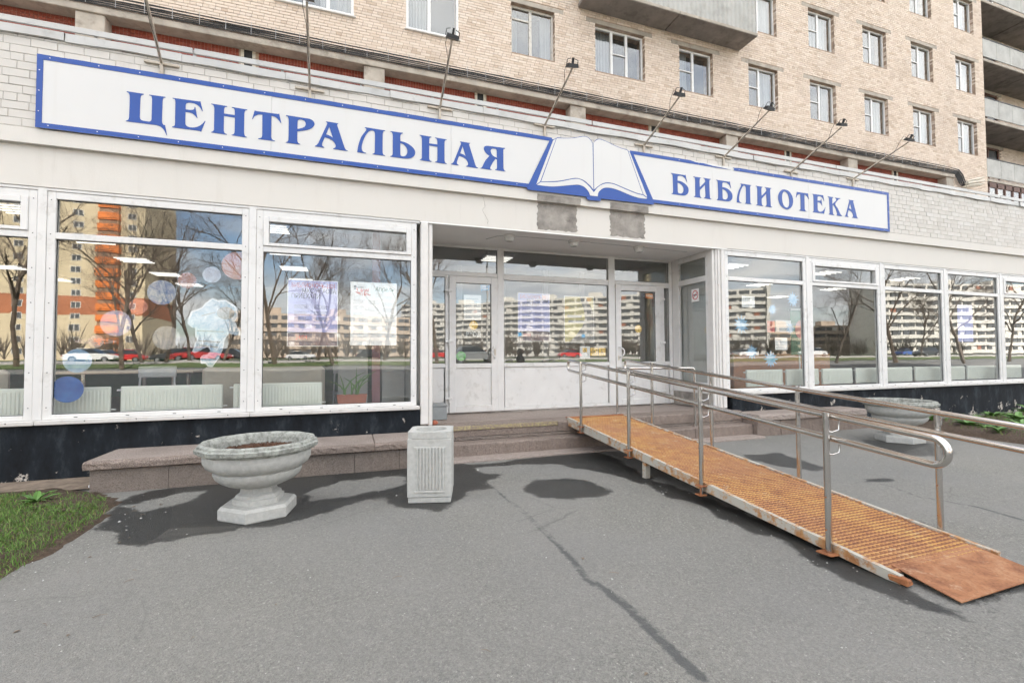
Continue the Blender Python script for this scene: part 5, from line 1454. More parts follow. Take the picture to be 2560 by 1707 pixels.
# inner vestibule screen
V_ = thing('vestibule_screen', (3.9, 10.4, .43), 'white inner vestibule screen behind the entrance doors', 'screen')
m = MB()
for x in (1.3, 2.35, 3.4, 4.5, 5.5, 6.4): m.cbox(x-.06, x+.06, 10.4, 10.47, .43, 3.6, .006)
for z in (1.2, 2.75): m.cbox(1.2, 6.5, 10.41, 10.46, z-.05, z+.05, .006)
m.build('screen_frame', 'pvc_white', V_)
# ceiling lights
lights = [(x, y) for x in (-7.3, -4.3, -1.25) for y in (8.2, 9.97, 11.74, 13.5, 15.25)]
lights += [(x, y) for x in (8.3, 11.3, 14.3) for y in (8.4, 10.4, 12.4)] + [(2.9, 9.3)]
L0 = None
for i, (x, y) in enumerate(lights):
    hall = 'left hall' if x < 1 else 'entrance vestibule' if x < 6.6 else 'right hall'
    rows = [q for q in lights if q[0] == x]; k_ = sorted(rows, key=lambda q: q[1]).index((x, y))
    xr = sorted(set(q[0] for q in lights if (q[0] < 1) == (x < 1) and (q[0] > 6.6) == (x > 6.6))).index(x)
    lab = 'lit square ceiling light in the '+hall+(', '+('left', 'middle', 'right')[xr]+' row, '+('nearest the glass', 'second from the glass', 'third from the glass', 'fourth from the glass', 'farthest back')[k_] if 'hall' in hall else '')
    if L0 is None:
        L0 = thing('ceiling_light', (x, y, 3.62), lab, 'ceiling light', 'ceiling lights of the '+hall)
        MB().box(x-.3, x+.3, y-.3, y+.3, 3.565, 3.618).build('housing', 'ink_grey', L0)
        for k in range(4):
            MB().tube([(x-.28, y-.21+.14*k, 3.545), (x+.28, y-.21+.14*k, 3.545)], .011, 6).build('tube_lamp', 'tube_lit', L0)
    else:
        copy_tree(L0, (x, y, 3.62), lab, 'ceiling lights of the '+hall)
# radiators
def radiator(x0, x1, z0, z1, label, group):
    t = thing('radiator', ((x0+x1)/2, 7.44, z0), label, 'radiator', group)
    MB().cbox(x0, x1, 7.41, 7.46, z0, z1, .012).build('radiator_body', 'radiator', t)
    n = max(3, int((x1-x0)/.042)); m = MB()
    for i in range(n):
        x = x0+.03+(x1-x0-.06)*(i+.25)/n
        m.cbox(x, x+(x1-x0-.06)/n*.55, 7.400, 7.412, z0+.04, z1-.045, .004)
    m.build('radiator_ribs', 'radiator', t)
    MB().tube([(x0-.05, 7.45, z1-.05), (x0+.02, 7.45, z1-.05)], .012, 8).tube([(x1-.02, 7.45, z0+.05), (x1+.05, 7.45, z0+.05)], .012, 8).build('radiator_pipe', 'pvc_white', t)
for i, (a, b) in enumerate(((-5.5, -4.65), (-4.55, -3.62), (-3.56, -2.95), (-2.84, -1.68), (-1.55, -.40))):
    radiator(a, b, .78, 1.13, 'pale green panel radiator behind the left windows, '+('first', 'second', 'third', 'fourth', 'fifth')[i]+' from the left', 'radiators behind the left windows')
for i, (a, b) in enumerate(((7.67, 8.65), (8.76, 9.70), (9.82, 10.75), (10.87, 11.8), (11.9, 12.8), (12.92, 13.85), (13.95, 14.83), (14.94, 16.1), (16.2, 17.3))):
    radiator(a, b, .84, 1.19, 'pale panel radiator behind the right windows, number '+('one', 'two', 'three', 'four', 'five', 'six', 'seven', 'eight', 'nine')[i]+' counted from the entrance', 'radiators behind the right windows')
# desk, chairs, sofas in the left hall
T = thing('desk', (-3.15, 8.6, .43), 'long light wood desk inside the second window from the left', 'desk')
MB().cbox(-4.04, -2.27, 8.30, 8.95, 1.27, 1.31, .006).build('desk_top', 'desk_wood', T)
for x in (-3.75, -3.0, -2.62, -2.42): MB().tube([(x, 8.6, .43), (x, 8.6, 1.27)], .03, 10).build('desk_leg', 'steel', T, smooth=True)
def chair(x, y, label):
    t = thing('chair', (x, y, .43), label, 'chair')
    MB().cbox(x-.22, x+.22, y-.2, y+.2, .86, .90, .01).build('seat', 'grey_plastic', t)
    MB().cbox(x-.23, x+.23, y-.24, y-.21, 1.22, 1.38, .01).build('backrest', 'grey_plastic', t)
    for dx in (-.2, .2):
        MB().tube([(x+dx*1.2, y-.28, .43), (x+dx, y-.22, 1.36)], .014, 8).build('leg', 'grey_plastic', t)
        MB().tube([(x+dx, y+.2, .43), (x+dx, y+.12, .88)], .014, 8).build('leg', 'grey_plastic', t)
chair(-2.62, 8.2, 'grey chair in front of the desk behind the left window')
chair(-.05, 8.6, 'grey folding chair behind the poster window left of the entrance')
def sofa(x0, x1, y, label):
    t = thing('sofa', ((x0+x1)/2, y, .43), label, 'sofa')
    MB().cbox(x0, x1, y, y+.14, .55, 1.36, .05).build('back', 'sofa', t, smooth=True)
    MB().cbox(x0+.02, x1-.02, y+.14, y+.7, .55, .88, .05).build('seat', 'sofa', t, smooth=True)
    for x in (x0+.1, x1-.1): MB().box(x-.03, x+.03, y+.1, y+.16, .43, .55).build('leg', 'black_metal', t)
sofa(-2.06, -.39, 7.88, 'beige sofa with its back to the window left of the posters')
sofa(-5.6, -4.25, 7.88, 'beige sofa behind the leftmost window')
# column, board and display pieces near the entrance
MB().box(.34, .47, 8.2, 8.34, .43, 3.62).build('column', 'room_pink', label='pink painted column inside the window next to the entrance', cat='column')
MB().cbox(-.2, .27, 8.2, 8.24, .72, 2.52, .005).build('display_board', 'room_grey', label='tall pale grey display board behind the calendar poster', cat='board')
MB().cbox(.50, .88, 8.2, 8.24, .45, 2.52, .005).build('display_board', 'room_grey', label='pale grey partition right of the pink column', cat='board')
PP = thing('potted_plant', (.02, 7.6, .72), 'spiky green plant in a terracotta trough inside the window', 'plant')
MB().loft([[(-.17, 7.53, .72), (.21, 7.53, .72), (.21, 7.67, .72), (-.17, 7.67, .72)], [(-.2, 7.51, .92), (.24, 7.51, .92), (.24, 7.69, .92), (-.2, 7.69, .92)]]).build('trough', 'terracotta', PP)
m = MB()
for i in range(11):
    a = rnd.uniform(-.9, .9); L = rnd.uniform(.25, .55); bx = rnd.uniform(-.1, .12); pts = []
    for k in range(5):
        t = k/4; pts.append((bx+math.sin(a*t*1.6)*L*t*.8, 7.6+rnd.uniform(-.02, .02), .9+L*t*math.cos(a*t*1.1)))
    m.tube(pts, [.014, .013, .011, .008, .002], 5)
m.build('plant_leaves', 'leaf', PP, smooth=True)
MB().cbox(8.9, 12.2, 9.0, 9.5, .43, 1.52, .01).build('reception_counter', 'counter_orange', label='orange brown reception counter inside the right hall', cat='counter')
BN = thing('banner_stand', (9.9, 8.2, .43), 'dark roll-up banner with a round portrait inside the right hall', 'banner')
MB().box(9.85, 10.45, 8.2, 8.215, 1.5, 2.55).build('banner_sheet', 'ink_green', BN)
MB().cbox(9.83, 10.47, 8.17, 8.24, 2.55, 2.60, .004).cbox(9.8, 10.5, 8.1, 8.3, .43, .5, .01).box(10.13, 10.16, 8.22, 8.24, .5, 2.55).build('banner_frame', 'pvc_white', BN)
MB().prism([(10.15+.16*math.cos(6.283*i/20), 2.1+.22*math.sin(6.283*i/20)) for i in range(20)], 8.19, 8.199).build('portrait', 'ink_coral', BN)
# ------------------------------------------------------------------ films and notices on the glass
GY = 7.172
def ellipse(cx_, cz_, rx, rz, n=36): return [(cx_+rx*math.cos(6.283185*i/n), cz_+rz*math.sin(6.283185*i/n)) for i in range(n)]
def film_disc(x, z, r, mat, label):
    P = ellipse(0, 0, r, r)
    P = [(px, pz) for px, pz in P if x+px < -1.405] if x+r > -1.405 else P
    o = MB().prism(P, 0, .0008).build('planet_film', mat, label=label, cat='window sticker', group='planet films on the window')
    o.location = (x, GY, z); return o
film_disc(-1.47, 2.75, .19, 'planet_star', 'red sun film at the upper right of the planet window')
film_disc(-1.77, 2.61, .107, 'planet_pale', 'small pale lilac planet film near the red sun')
film_disc(-2.05, 2.52, .105, 'planet_red', 'faint red planet film between the pale planet and the earth')
film_disc(-2.33, 2.35, .16, 'planet_earth', 'earth film with white clouds on the window')
film_disc(-2.58, 2.16, .10, 'planet_red', 'small reddish planet film below left of the earth')
film_disc(-2.81, 1.94, .163, 'planet_bands', 'striped lilac gas planet film on the window')
o = film_disc(-3.01, 1.71, .078, 'planet_ring', 'small ringed planet film below the striped planet')
MB().prism([ellipse(-3.01, 1.71, .215, .026), ellipse(-3.01, 1.71, .16, .014)[::-1]], GY-.0012, GY-.0004).build('planet_ring', 'planet_ring', label='thin ring film round the small ringed planet', cat='window sticker')
film_disc(-2.27, 1.76, .153, 'planet_moon', 'grey cratered moon film left of the astronaut')
film_disc(-3.19, 1.47, .145, 'planet_ice', 'pale blue ice planet film near the lower left')
film_disc(-3.28, 1.12, .161, 'planet_blue', 'dark blue planet film at the bottom left of the window')
AST = [(-1.76, 2.3), (-1.69, 2.27), (-1.6, 2.28), (-1.53, 2.23), (-1.46, 2.18), (-1.46, 2.05), (-1.49, 1.99), (-1.46, 1.91), (-1.42, 1.86), (-1.425, 1.8), (-1.47, 1.8), (-1.56, 1.83), (-1.61, 1.74), (-1.63, 1.6), (-1.67, 1.5), (-1.75, 1.37), (-1.8, 1.38), (-1.83, 1.42), (-1.88, 1.42), (-1.89, 1.5), (-1.87, 1.52), (-1.81, 1.53), (-1.77, 1.59), (-1.8, 1.65), (-1.9, 1.59), (-1.95, 1.56), (-1.98, 1.58), (-1.96, 1.66), (-1.93, 1.75), (-1.95, 1.78), (-1.95, 1.89), (-1.99, 1.9), (-2.04, 1.95), (-2.03, 2.02), (-2.0, 2.11), (-1.94, 2.14), (-1.88, 2.17), (-1.84, 2.23)]
A_ = thing('astronaut_film', (-1.72, GY, 1.37), 'pale blue floating astronaut film at the right of the planet window', 'window sticker')
cA = (-1.72, 1.85)
MB().prism([(cA[0]+(x-cA[0])*1.0, cA[1]+(z-cA[1])*1.0) for x, z in AST][::-1], GY, GY+.0006).build('film_edge', 'suit_rim', A_)
MB().prism([(cA[0]+(x-cA[0])*.93, cA[1]+(z-cA[1])*.95) for x, z in AST][::-1], GY-.0016, GY-.0008).build('film_suit', 'suit', A_)
MB().prism(ellipse(-1.60, 2.10, .105, .085), GY-.0030, GY-.0022).build('film_visor', 'visor', A_)
m = MB()
for (a, b, c, d) in ((-1.92, 1.72, -1.66, 1.70), (-1.90, 1.66, -1.68, 1.63), (-1.80, 1.50, -1.70, 1.47), (-1.88, 2.05, -1.72, 2.10), (-1.93, 1.85, -1.62, 1.84)):
    m.prism([(a, b), (c, d), (c, d+.014), (a, b+.014)], GY-.0030, GY-.0022)
m.build('film_straps', 'visor', A_)
def lines(m, x0, x1, z0, z1, n, h=.004, y=0.0, ragged_=.35):
    for i in range(n):
        z = z1-(z1-z0)*i/max(1, n-1)
        m.box(x0, x0+(x1-x0)*(1-rnd.random()*ragged_), y, y+.0006, z, z+h)
def put(me, x, y, z, parent): return link('lettering', me, parent, loc=(x, y, z))
def poster_space(x0, z0, w, h, y, label):
    t = thing('poster', (x0+w/2, y, z0), label, 'poster', 'posters on the library glass')
    MB().box(x0-.008, x0+w+.008, y+.0012, y+.002, z0-.008, z0+h+.008).build('sheet', 'paper', t)
    MB().box(x0, x0+w, y+.0004, y+.0010, z0+h*.21, z0+h).build('sky_print', 'poster_space', t)
    n = 16
    MB().prism([(x0, z0), (x0+w, z0)]+[(x0+w-w*i/n, z0+h*(.195+.02*math.sin(math.pi*i/n))) for i in range(n+1)], y+.0004, y+.0010).build('ground_print', 'poster_ground', t)
    k = h/.94
    put(text_mesh('БИБЛИОНОЧЬ-2021', .088, 'ink_red', 0, 'LEFT', .70), x0+.04*k, y-.0004, z0+h*.895, t)
    put(text_mesh('МКС ЧЕХОВА:', .095, 'ink', 0, 'LEFT', .72), x0+.18*k, y-.0004, z0+h*.81, t)
    put(text_mesh('ПРИЕХАЛИ!', .095, 'ink', 0, 'LEFT', .72), x0+.04*k, y-.0004, z0+h*.725, t)
    put(text_mesh('24/04', .085, 'ink_red', .001, 'LEFT', .8), x0+.10*k, y-.0004, z0+h*.10, t)
    m = MB()
    for cx_ in (.12, .52):
        for zz_ in (.62, .52, .43, .33): lines(m, x0+w*cx_, x0+w*(cx_+.34), z0+h*(zz_-.05), z0+h*zz_, 4, .004, y-.0006)
    m.build('small_print', 'ink', t, kind='stuff')
poster_space(-.84, 1.66, .65, .93, GY, 'lilac space-night event poster on the window left of the entrance')
t = thing('poster', (.32, GY, 1.67), 'white April calendar poster with red leaves on the window', 'poster', 'posters on the library glass')
MB().box(-.01, .65, GY+.0004, GY+.0012, 1.67, 2.605).build('sheet', 'paper', t)
put(text_mesh('Апрель', .10, 'ink_green', 0, 'LEFT', .78), .335, GY-.0004, 2.475, t)
m = MB()
for i in range(15):
    a = rnd.uniform(0, 6.28); cx_, cz_ = .12+rnd.uniform(-.04, .14), 2.46+rnd.uniform(-.055, .055); L = rnd.uniform(.03, .05)
    m.prism([(cx_-L*math.cos(a), cz_-L*math.sin(a)), (cx_+.3*L*math.sin(a), cz_-.3*L*math.cos(a)), (cx_+L*math.cos(a), cz_+L*math.sin(a)), (cx_-.3*L*math.sin(a), cz_+.3*L*math.cos(a))], GY-.0004-.0001*i, GY+.0002-.0001*i)
m.build('leaf_print', 'ink_coral', t)
m = MB()
for cx_ in (.03, .235, .44):
    z = 2.33 if cx_ < .4 else 2.40
    while z > 1.76: lines(m, cx_, cx_+.18, z-.045, z, 4, .0035, GY-.0004, .3); z -= rnd.uniform(.08, .105)
m.build('small_print', 'ink_grey', t, kind='stuff')
m = MB(); m.prism(ellipse(.055, 2.535, .02, .014), GY-.0004, GY+.0002).prism(ellipse(.052, 2.505, .014, .012), GY-.0004, GY+.0002).box(.08, .17, GY-.0004, GY+.0002, 2.515, 2.52).box(.08, .17, GY-.0004, GY+.0002, 2.53, 2.535).build('emblem', 'ink', t)
# door notices
DG = DY+.022
t = thing('door_notice', (2.13, DG, 2.18), 'white printed notice on the left entrance door', 'notice', 'notices on the library glass')
MB().box(1.97, 2.30, DG, DG+.001, 2.18, 2.64).build('sheet', 'paper', t)
m = MB(); lines(m, 2.01, 2.26, 2.22, 2.56, 9, .008, DG-.0008); m.build('small_print', 'ink_grey', t, kind='stuff')
MB().prism(ellipse(2.155, 2.075, .083, .083), DG, DG+.001).build('door_dot', 'sticker_yellow', label='yellow round sticker on the left entrance door', cat='sticker')
o = link('entrance_word', text_mesh('ВХОД', .125, 'paper', .004, 'LEFT', .78), label='white ВХОД lettering on the left entrance door', cat='lettering', loc=(2.01, DG-.0005, 1.865))
t = thing('door_sticker', (1.915, DG, 1.42), 'green round sticker low on the left entrance door', 'sticker')
MB().prism(ellipse(1.915, 1.505, .088, .085), DG, DG+.001).build('sticker_disc', 'sticker_green', t)
m = MB(); lines(m, 1.86, 1.97, 1.47, 1.53, 3, .008, DG-.0008); m.build('sticker_print', 'paper', t, kind='stuff')
t = thing('door_sticker', (2.375, DG, 2.73), 'bright blue speech-bubble sticker at the top of the left door', 'sticker')
MB().prism([(2.295, 2.735), (2.31, 2.71), (2.33, 2.735), (2.455, 2.735), (2.465, 2.84), (2.29, 2.845)], DG, DG+.001).build('sticker_sheet', 'sticker_blue', t)
m = MB(); lines(m, 2.31, 2.44, 2.765, 2.82, 3, .010, DG-.0008); m.build('sticker_print', 'paper', t, kind='stuff')
FG = DY+.052
poster_space(3.05, 1.79, .66, .93, FG, 'lilac space-night event poster on the glass between the entrance doors')
t = thing('poster', (4.365, FG, 1.77), 'sandy yellow book-guide poster with a curving road on the entrance glass', 'poster', 'posters on the library glass')
MB().box(4.03, 4.70, FG+.0012, FG+.002, 1.765, 2.705).build('sheet', 'paper', t)
MB().box(4.04, 4.69, FG+.0004, FG+.0010, 1.775, 2.695).build('field_print', 'poster_road', t)
road = [(4.14, 1.775), (4.30, 1.92), (4.44, 2.10), (4.50, 2.25), (4.47, 2.42), (4.42, 2.56), (4.38, 2.695), (4.50, 2.695), (4.60, 2.55), (4.69, 2.40), (4.69, 1.775)]
MB().prism(road[::-1], FG-.0006, FG+.0002).build('road_print', 'poster_asphalt', t)
put(text_mesh('КНИЖНЫЙ', .075, 'poster_asphalt', .0, 'LEFT', .8), 4.07, FG-.0008, 2.565, t)
put(text_mesh('НАВИГАТОР', .075, 'poster_asphalt', .0, 'LEFT', .8), 4.07, FG-.0008, 2.47, t)
MB().box(4.10, 4.42, FG-.0008, FG+.0002, 2.27, 2.32).box(4.12, 4.48, FG-.0008, FG+.0002, 2.16, 2.21).build('text_bar', 'ink_grey', t)
t = thing('access_sign', (4.485, FG, 1.45), 'pale accessibility notice at the lower right of the entrance glass', 'sign')
MB().box(4.37, 4.60, FG, FG+.001, 1.45, 1.69).build('sheet', 'paper', t)
MB().box(4.43, 4.53, FG-.0006, FG-.0001, 1.57, 1.66).build('symbol_field', 'sticker_yellow', t)
def wheelchair(x, z, s, y, parent):
    m = MB().prism([ellipse(x, z, .3*s, .3*s, 18), ellipse(x, z, .22*s, .22*s, 18)[::-1]], y, y+.0005)
    m.prism(ellipse(x-.06*s, z+.62*s, .09*s, .09*s, 10), y, y+.0005)
    m.box(x-.1*s, x-.02*s, y-.0005, y, z+.05*s, z+.5*s).box(x-.02*s, x+.28*s, y-.0005, y, z+.05*s, z+.13*s).box(x+.22*s, x+.30*s, y-.0005, y, z-.28*s, z+.05*s)
    m.build('wheelchair_symbol', 'ink', parent)
wheelchair(4.478, 1.60, .09, FG-.0015, t)
t = thing('access_sign', (4.695, FG, 1.5), 'yellow square sign with an entrance arrow on the entrance glass', 'sign')
MB().box(4.61, 4.78, FG, FG+.001, 1.50, 1.66).build('sheet', 'sticker_yellow', t)
y = FG-.0008
MB().box(4.66, 4.755, y, y+.0006, 1.625, 1.635).box(4.66, 4.755, y, y+.0006, 1.525, 1.535).box(4.745, 4.755, y, y+.0006, 1.535, 1.625).box(4.66, 4.67, y, y+.0006, 1.535, 1.56).box(4.66, 4.67, y, y+.0006, 1.60, 1.625).box(4.625, 4.70, y, y+.0006, 1.575, 1.585).prism([(4.69, 1.56), (4.72, 1.58), (4.69, 1.60)], y, y+.0006).build('arrow_symbol', 'ink', t)
t = thing('access_sign', (4.88, FG, 1.5), 'yellow square sign with a wheelchair symbol on the entrance glass', 'sign')
MB().box(4.80, 4.96, FG, FG+.001, 1.495, 1.66).build('sheet', 'sticker_yellow', t)
wheelchair(4.88, 1.545, .11, FG-.0015, t)
MB().prism(ellipse(5.74, 2.06, .085, .085), DG, DG+.001).build('door_dot', 'sticker_yellow', label='yellow round sticker on the right entrance door', cat='sticker')
t = thing('door_sticker', (6.0, DG, 2.72), 'black and orange company sticker at the top of the right door', 'sticker')
MB().box(5.83, 5.93, DG, DG+.001, 2.73, 2.82).build('sticker_mark', 'ink', t)
MB().box(5.932, 6.12, DG, DG+.001, 2.71, 2.82).build('sticker_sheet', 'sticker_orange', t)
put(text_mesh('ТИТАН', .055, 'paper', .002, 'LEFT', .9), 5.935, DG-.0006, 2.75, t)
t = thing('no_smoking_sign', (6.63, 7.68, 2.6), 'white no-smoking sign on the right side glass of the entrance', 'sign')
xg = 6.634
MB().box(xg, xg+.001, 7.57, 7.79, 2.59, 2.85).build('sheet', 'paper', t)
m = MB(); n = 28
def sx_prism(m, P, x0, x1):
    k = len(m.v); m.prism(P, x0, x1)
    for i in range(k, len(m.v)): vx, vy, vz = m.v[i]; m.v[i] = (vy, 15.36-vx if False else vx, vz)
    return m
sx_prism(m, [ellipse(7.68, 2.725, .085, .095, n), ellipse(7.68, 2.725, .07, .08, n)[::-1]], xg-.0016, xg-.0010)
sx_prism(m, [(7.74, 2.66), (7.75, 2.67), (7.62, 2.79), (7.61, 2.78)], xg-.0016, xg-.0010)
m.build('red_ring', 'sticker_red', t)
MB().box(xg-.0009, xg-.0003, 7.63, 7.745, 2.715, 2.735).build('cigarette', 'ink', t)
# right-hand windows
for i, (x, z, r_) in enumerate(((7.31, 2.1, .20), (8.12, 2.42, .13), (8.69, 2.65, .17), (7.56, 1.56, .16), (8.05, 1.41, .19), (8.60, 2.04, .13))):
    P = []
    for k in range(24):
        a = 6.283*k/24; q = r_*(1 if k % 2 == 0 else .55)*rnd.uniform(.85, 1.1); P.append((x+q*math.cos(a), z+q*math.sin(a)))
    MB().prism(P, GY, GY+.001).build('star_film', 'star_film', label='blue star film on the first right window, '+('left middle', 'small and faint near the middle', 'upper right', 'lower left', 'brightest at the bottom', 'right middle')[i], cat='window sticker', group='blue star films')
def sheet(x0, x1, z0, z1, label, mats, y=GY, head=None):
    t = thing('notice', ((x0+x1)/2, y, z0), label, 'notice', 'notices on the library glass')
    MB().box(x0, x1, y, y+.001, z0, z1).build('sheet', mats, t)
    m = MB(); lines(m, x0+.03, x1-.03, z0+.03, z1-.09, 5, .006, y-.0008); m.build('small_print', 'ink_grey', t, kind='stuff')
    if head: put(text_mesh(*head), x0+.03, y-.0010, z1-.065, t)
sheet(7.33, 7.66, 2.45, 2.67, 'white notice high on the first window right of the entrance', 'paper', head=('СТАРТОВАЯ', .05, 'ink', 0, 'LEFT', .6))
sheet(8.18, 8.51, 1.60, 1.85, 'white notice low on the first window right of the entrance', 'paper', head=('ОТКРЫТО', .05, 'ink', 0, 'LEFT', .65))
sheet(14.13, 14.73, 1.80, 2.71, 'tall lilac poster on the fourth window right of the entrance', 'poster_lilac')
sheet(8.90, 9.12, 2.01, 2.27, 'red poster hanging inside the first right window', 'sticker_red', 8.0)
sheet(9.15, 9.62, 2.02, 2.29, 'white poster hanging inside beside the red one', 'paper', 8.0)
MB().cbox(13.3, 13.66, 7.95, 8.0, 1.99, 2.37, .004).build('wall_screen', 'ink', label='dark screen inside the third right window', cat='screen')
# ------------------------------------------------------------------ the street opposite (seen mirrored in the glass)
def sheet_ground(name, x0, x1, y0, y1, mat, lift, n=1):
    m = MB(); yy = sorted(set([y0, y1]+[v for v in (-1, -9, -28) if y0 < v < y1]))
    for a, b in zip(yy[:-1], yy[1:]):
        m.add([(x0, a, terrain(a)+lift), (x1, a, terrain(a)+lift), (x1, b, terrain(b)+lift), (x0, b, terrain(b)+lift)], [(0, 1, 2, 3)])
    m.build(name, mat, kind='structure')
sheet_ground('lawn_strip', -140, 150, -27, -21, 'lawn', .03)
sheet_ground('road', -200, 200, -42, -28, 'far_asphalt', .0)
sheet_ground('far_lawn', -140, 160, -56, -44, 'lawn', .04)
sheet_ground('park_lawn', -180, 220, -118, -78, 'lawn', .04)
m = MB()
for y in (-27.6, -42.4): m.box(-140, 150, y-.08, y+.08, terrain(y)-.1, terrain(y)+.13)
m.build('kerb', 'kerb_stone', kind='structure')
# bare trees
def tree_mesh(seed, h, trunk_mat='bark', levels=5, spread=.75):
    rr = random.Random(seed); trunk = MB(); crown = MB()
    def grow(m, p, d, L, r0, lev):
        segs = 3 if lev < 3 else 2; pts = [p]; rad = [r0]; q = p.copy(); dd = d.copy()
        for i in range(segs):
            dd = (dd+Vector((rr.gauss(0, .13), rr.gauss(0, .13), rr.gauss(.04, .08)))).normalized()
            q = q+dd*L/segs; pts.append(q.copy()); rad.append(r0*(1-.45*(i+1)/segs))
        m.tube(pts, rad, 6 if lev < 2 else 4 if lev < 4 else 3, cap=False)
        if lev >= levels: return
        kids = (7, 5, 5, 4, 3)[min(lev, 4)]
        for k in range(kids):
            t = .35+.65*(k+rr.random()*.6)/kids if lev else .30+.7*(k+rr.random())/kids
            t = min(t, 1); i = min(int(t*segs), segs-1); f = t*segs-i
            bp = pts[i].lerp(pts[i+1], f)
            a = rr.uniform(0, 6.283); o = dd.orthogonal().normalized(); o.rotate(Matrix.Rotation(a, 3, dd))
            nd = (dd*(1-spread*.55)+o*spread*rr.uniform(.6, 1.1)+Vector((0, 0, .18))).normalized()
            grow(crown, bp, nd, L*rr.uniform(.42, .68), max(rad[i]*.5, .0045), lev+1)
    grow(trunk, Vector((0, 0, 0)), Vector((0, 0, 1)), h*.62, h*.0125, 0)
    return trunk.mesh('trunk', trunk_mat, True), crown.mesh('crown', trunk_mat)
TM = [tree_mesh(3, 13), tree_mesh(11, 12, 'bark', 5, .62), tree_mesh(23, 11, 'birch_bark', 5, .85)]
trees = [(-20.0, -23.7, 'far left of the leftmost window'), (-13.0, -19.7, 'behind the striped planet film'), (-16.9, -33.7, 'just right of the tower'), (-13.3, -27.7, 'left of the moon film'), (-15.5, -40.7, 'behind the moon film'), (-11.3, -35.7, 'behind the astronaut'),
         (-5.5, -25.7, 'left of the event poster'), (-2.9, -31.7, 'behind the event poster'), (-1.2, -21.7, 'between the two posters'), (2.9, -29.7, 'at the right edge of the calendar poster'), (7.1, -23.2, 'beside the left entrance door'),
         (44.2, -17.7, 'in the second right window'), (49.5, -15.7, 'in the third right window'), (79.6, -30.7, 'deep in the third right window'), (56.0, -13.7, 'in the fourth right window'), (67.7, -15.7, 'in the rightmost window')]
for i, (x, y, where) in enumerate(trees):
    tr, crn = TM[i % 3]; s_ = (1.0, .9, 1.15, .95)[i % 4]
    t = bpy.data.objects.new('bare_tree', None); COL.objects.link(t)
    t.location = (x, y, terrain(y)); t.rotation_euler = (0, 0, i*1.3); t.scale = (s_, s_, s_)
    tag(t, 'leafless roadside tree mirrored in the glass '+where, 'tree', 'bare trees across the road')
    for nm, dm in (('trunk', tr), ('crown', crn)):
        o = bpy.data.objects.new(nm, dm); COL.objects.link(o); o.parent = t
# brushwood in front of the far blocks
m = MB(); rr = random.Random(5)
for k in range(230):
    x = rr.uniform(-75, 230); y = rr.uniform(-116, -92); h = rr.uniform(4, 8)
    for j in range(16):
        a = rr.uniform(0, 6.28); d = rr.uniform(.3, 2.6); zz_ = rr.uniform(.1, .5)*h
        x1, y1 = x+math.cos(a)*d, y+math.sin(a)*d
        m.tube([(x, y, 1.1+zz_*.4), ((x+x1)/2, (y+y1)/2, 1.1+zz_+h*.2), (x1, y1, 1.1+zz_+h*.5)], [.09, .06, .02], 3, cap=False)
m.build('far_thicket', 'birch_bark', label='brown leafless thicket before the far apartment blocks', cat='thicket', kind='stuff')
# cars
CARS = {}
def car(x, y, rz, paint, label):
    """body lofted from a side outline, with cabin, wheels and lamps"""
    if paint not in CARS:
        t = thing('parked_car', (0, 0, 0), '', 'car', 'cars in the street opposite')
        side = [(-2.15, .32), (-2.2, .55), (-2.1, .82), (-1.55, .92), (-.85, .95), (.75, .95), (1.55, .90), (2.05, .76), (2.2, .55), (2.15, .32)]
        V = []; n = len(side)
        for yy_, k in ((-.86, .92), (-.80, 1.0), (.80, 1.0), (.86, .92)):
            V += [(px*(1 if abs(yy_) < .83 else .985), yy_, .32+(pz-.32)*k) for px, pz in side]
        F = [tuple(range(n))[::-1], tuple(range(3*n, 4*n))]
        for s_ in range(3):
            for i in range(n): F.append((s_*n+i, s_*n+(i+1) % n, (s_+1)*n+(i+1) % n, (s_+1)*n+i))
        MB().add(V, F).build('body', paint, t, smooth=True)
        cab = [(-1.65, .93), (-1.15, 1.40), (.15, 1.45), (.95, .95)]
        top = MB().loft([[(px, -.72*(1 if pz < 1 else .8), pz), ] + [(px, .72*(1 if pz < 1 else .8), pz)] for px, pz in cab], cap0=False, cap1=False)
        V = [(px, sg*(.74 if pz < 1 else .60), pz) for sg in (-1, 1) for px, pz in cab]
        MB().add(V, [(0, 1, 2, 3)[::-1], (4, 5, 6, 7), (0, 4, 5, 1)[::-1], (2, 6, 7, 3)[::-1]]).build('windows', 'car_glass', t)
        MB().box(-1.12, .14, -.6, .6, 1.405, 1.47).build('roof', paint, t)
        for wx in (-1.32, 1.36):
            for sg in (-1, 1):
                w = MB().tube([(wx, sg*.68, .32), (wx, sg*.88, .32)], .32, 16).build('wheel', 'tyre', t)
                MB().tube([(wx, sg*.86, .32), (wx, sg*.885, .32)], .2, 12).build('rim', 'rim', w)
        for sg in (-1, 1):
            MB().box(2.08, 2.19, sg*.62-.16, sg*.62+.16, .58, .70).build('headlight', 'headlight', t)
            MB().box(-2.19, -2.10, sg*.66-.13, sg*.66+.13, .62, .76).build('tail_light', 'sticker_red', t)
        CARS[paint] = t
        t.location = (x, y, terrain(y)); t.rotation_euler = (0, 0, rz)
        for ch in t.children: ch.matrix_parent_inverse = Matrix()
        t['label'] = label
        return t
    return copy_tree(CARS[paint], (x, y, terrain(y)), label, 'cars in the street opposite', rz)
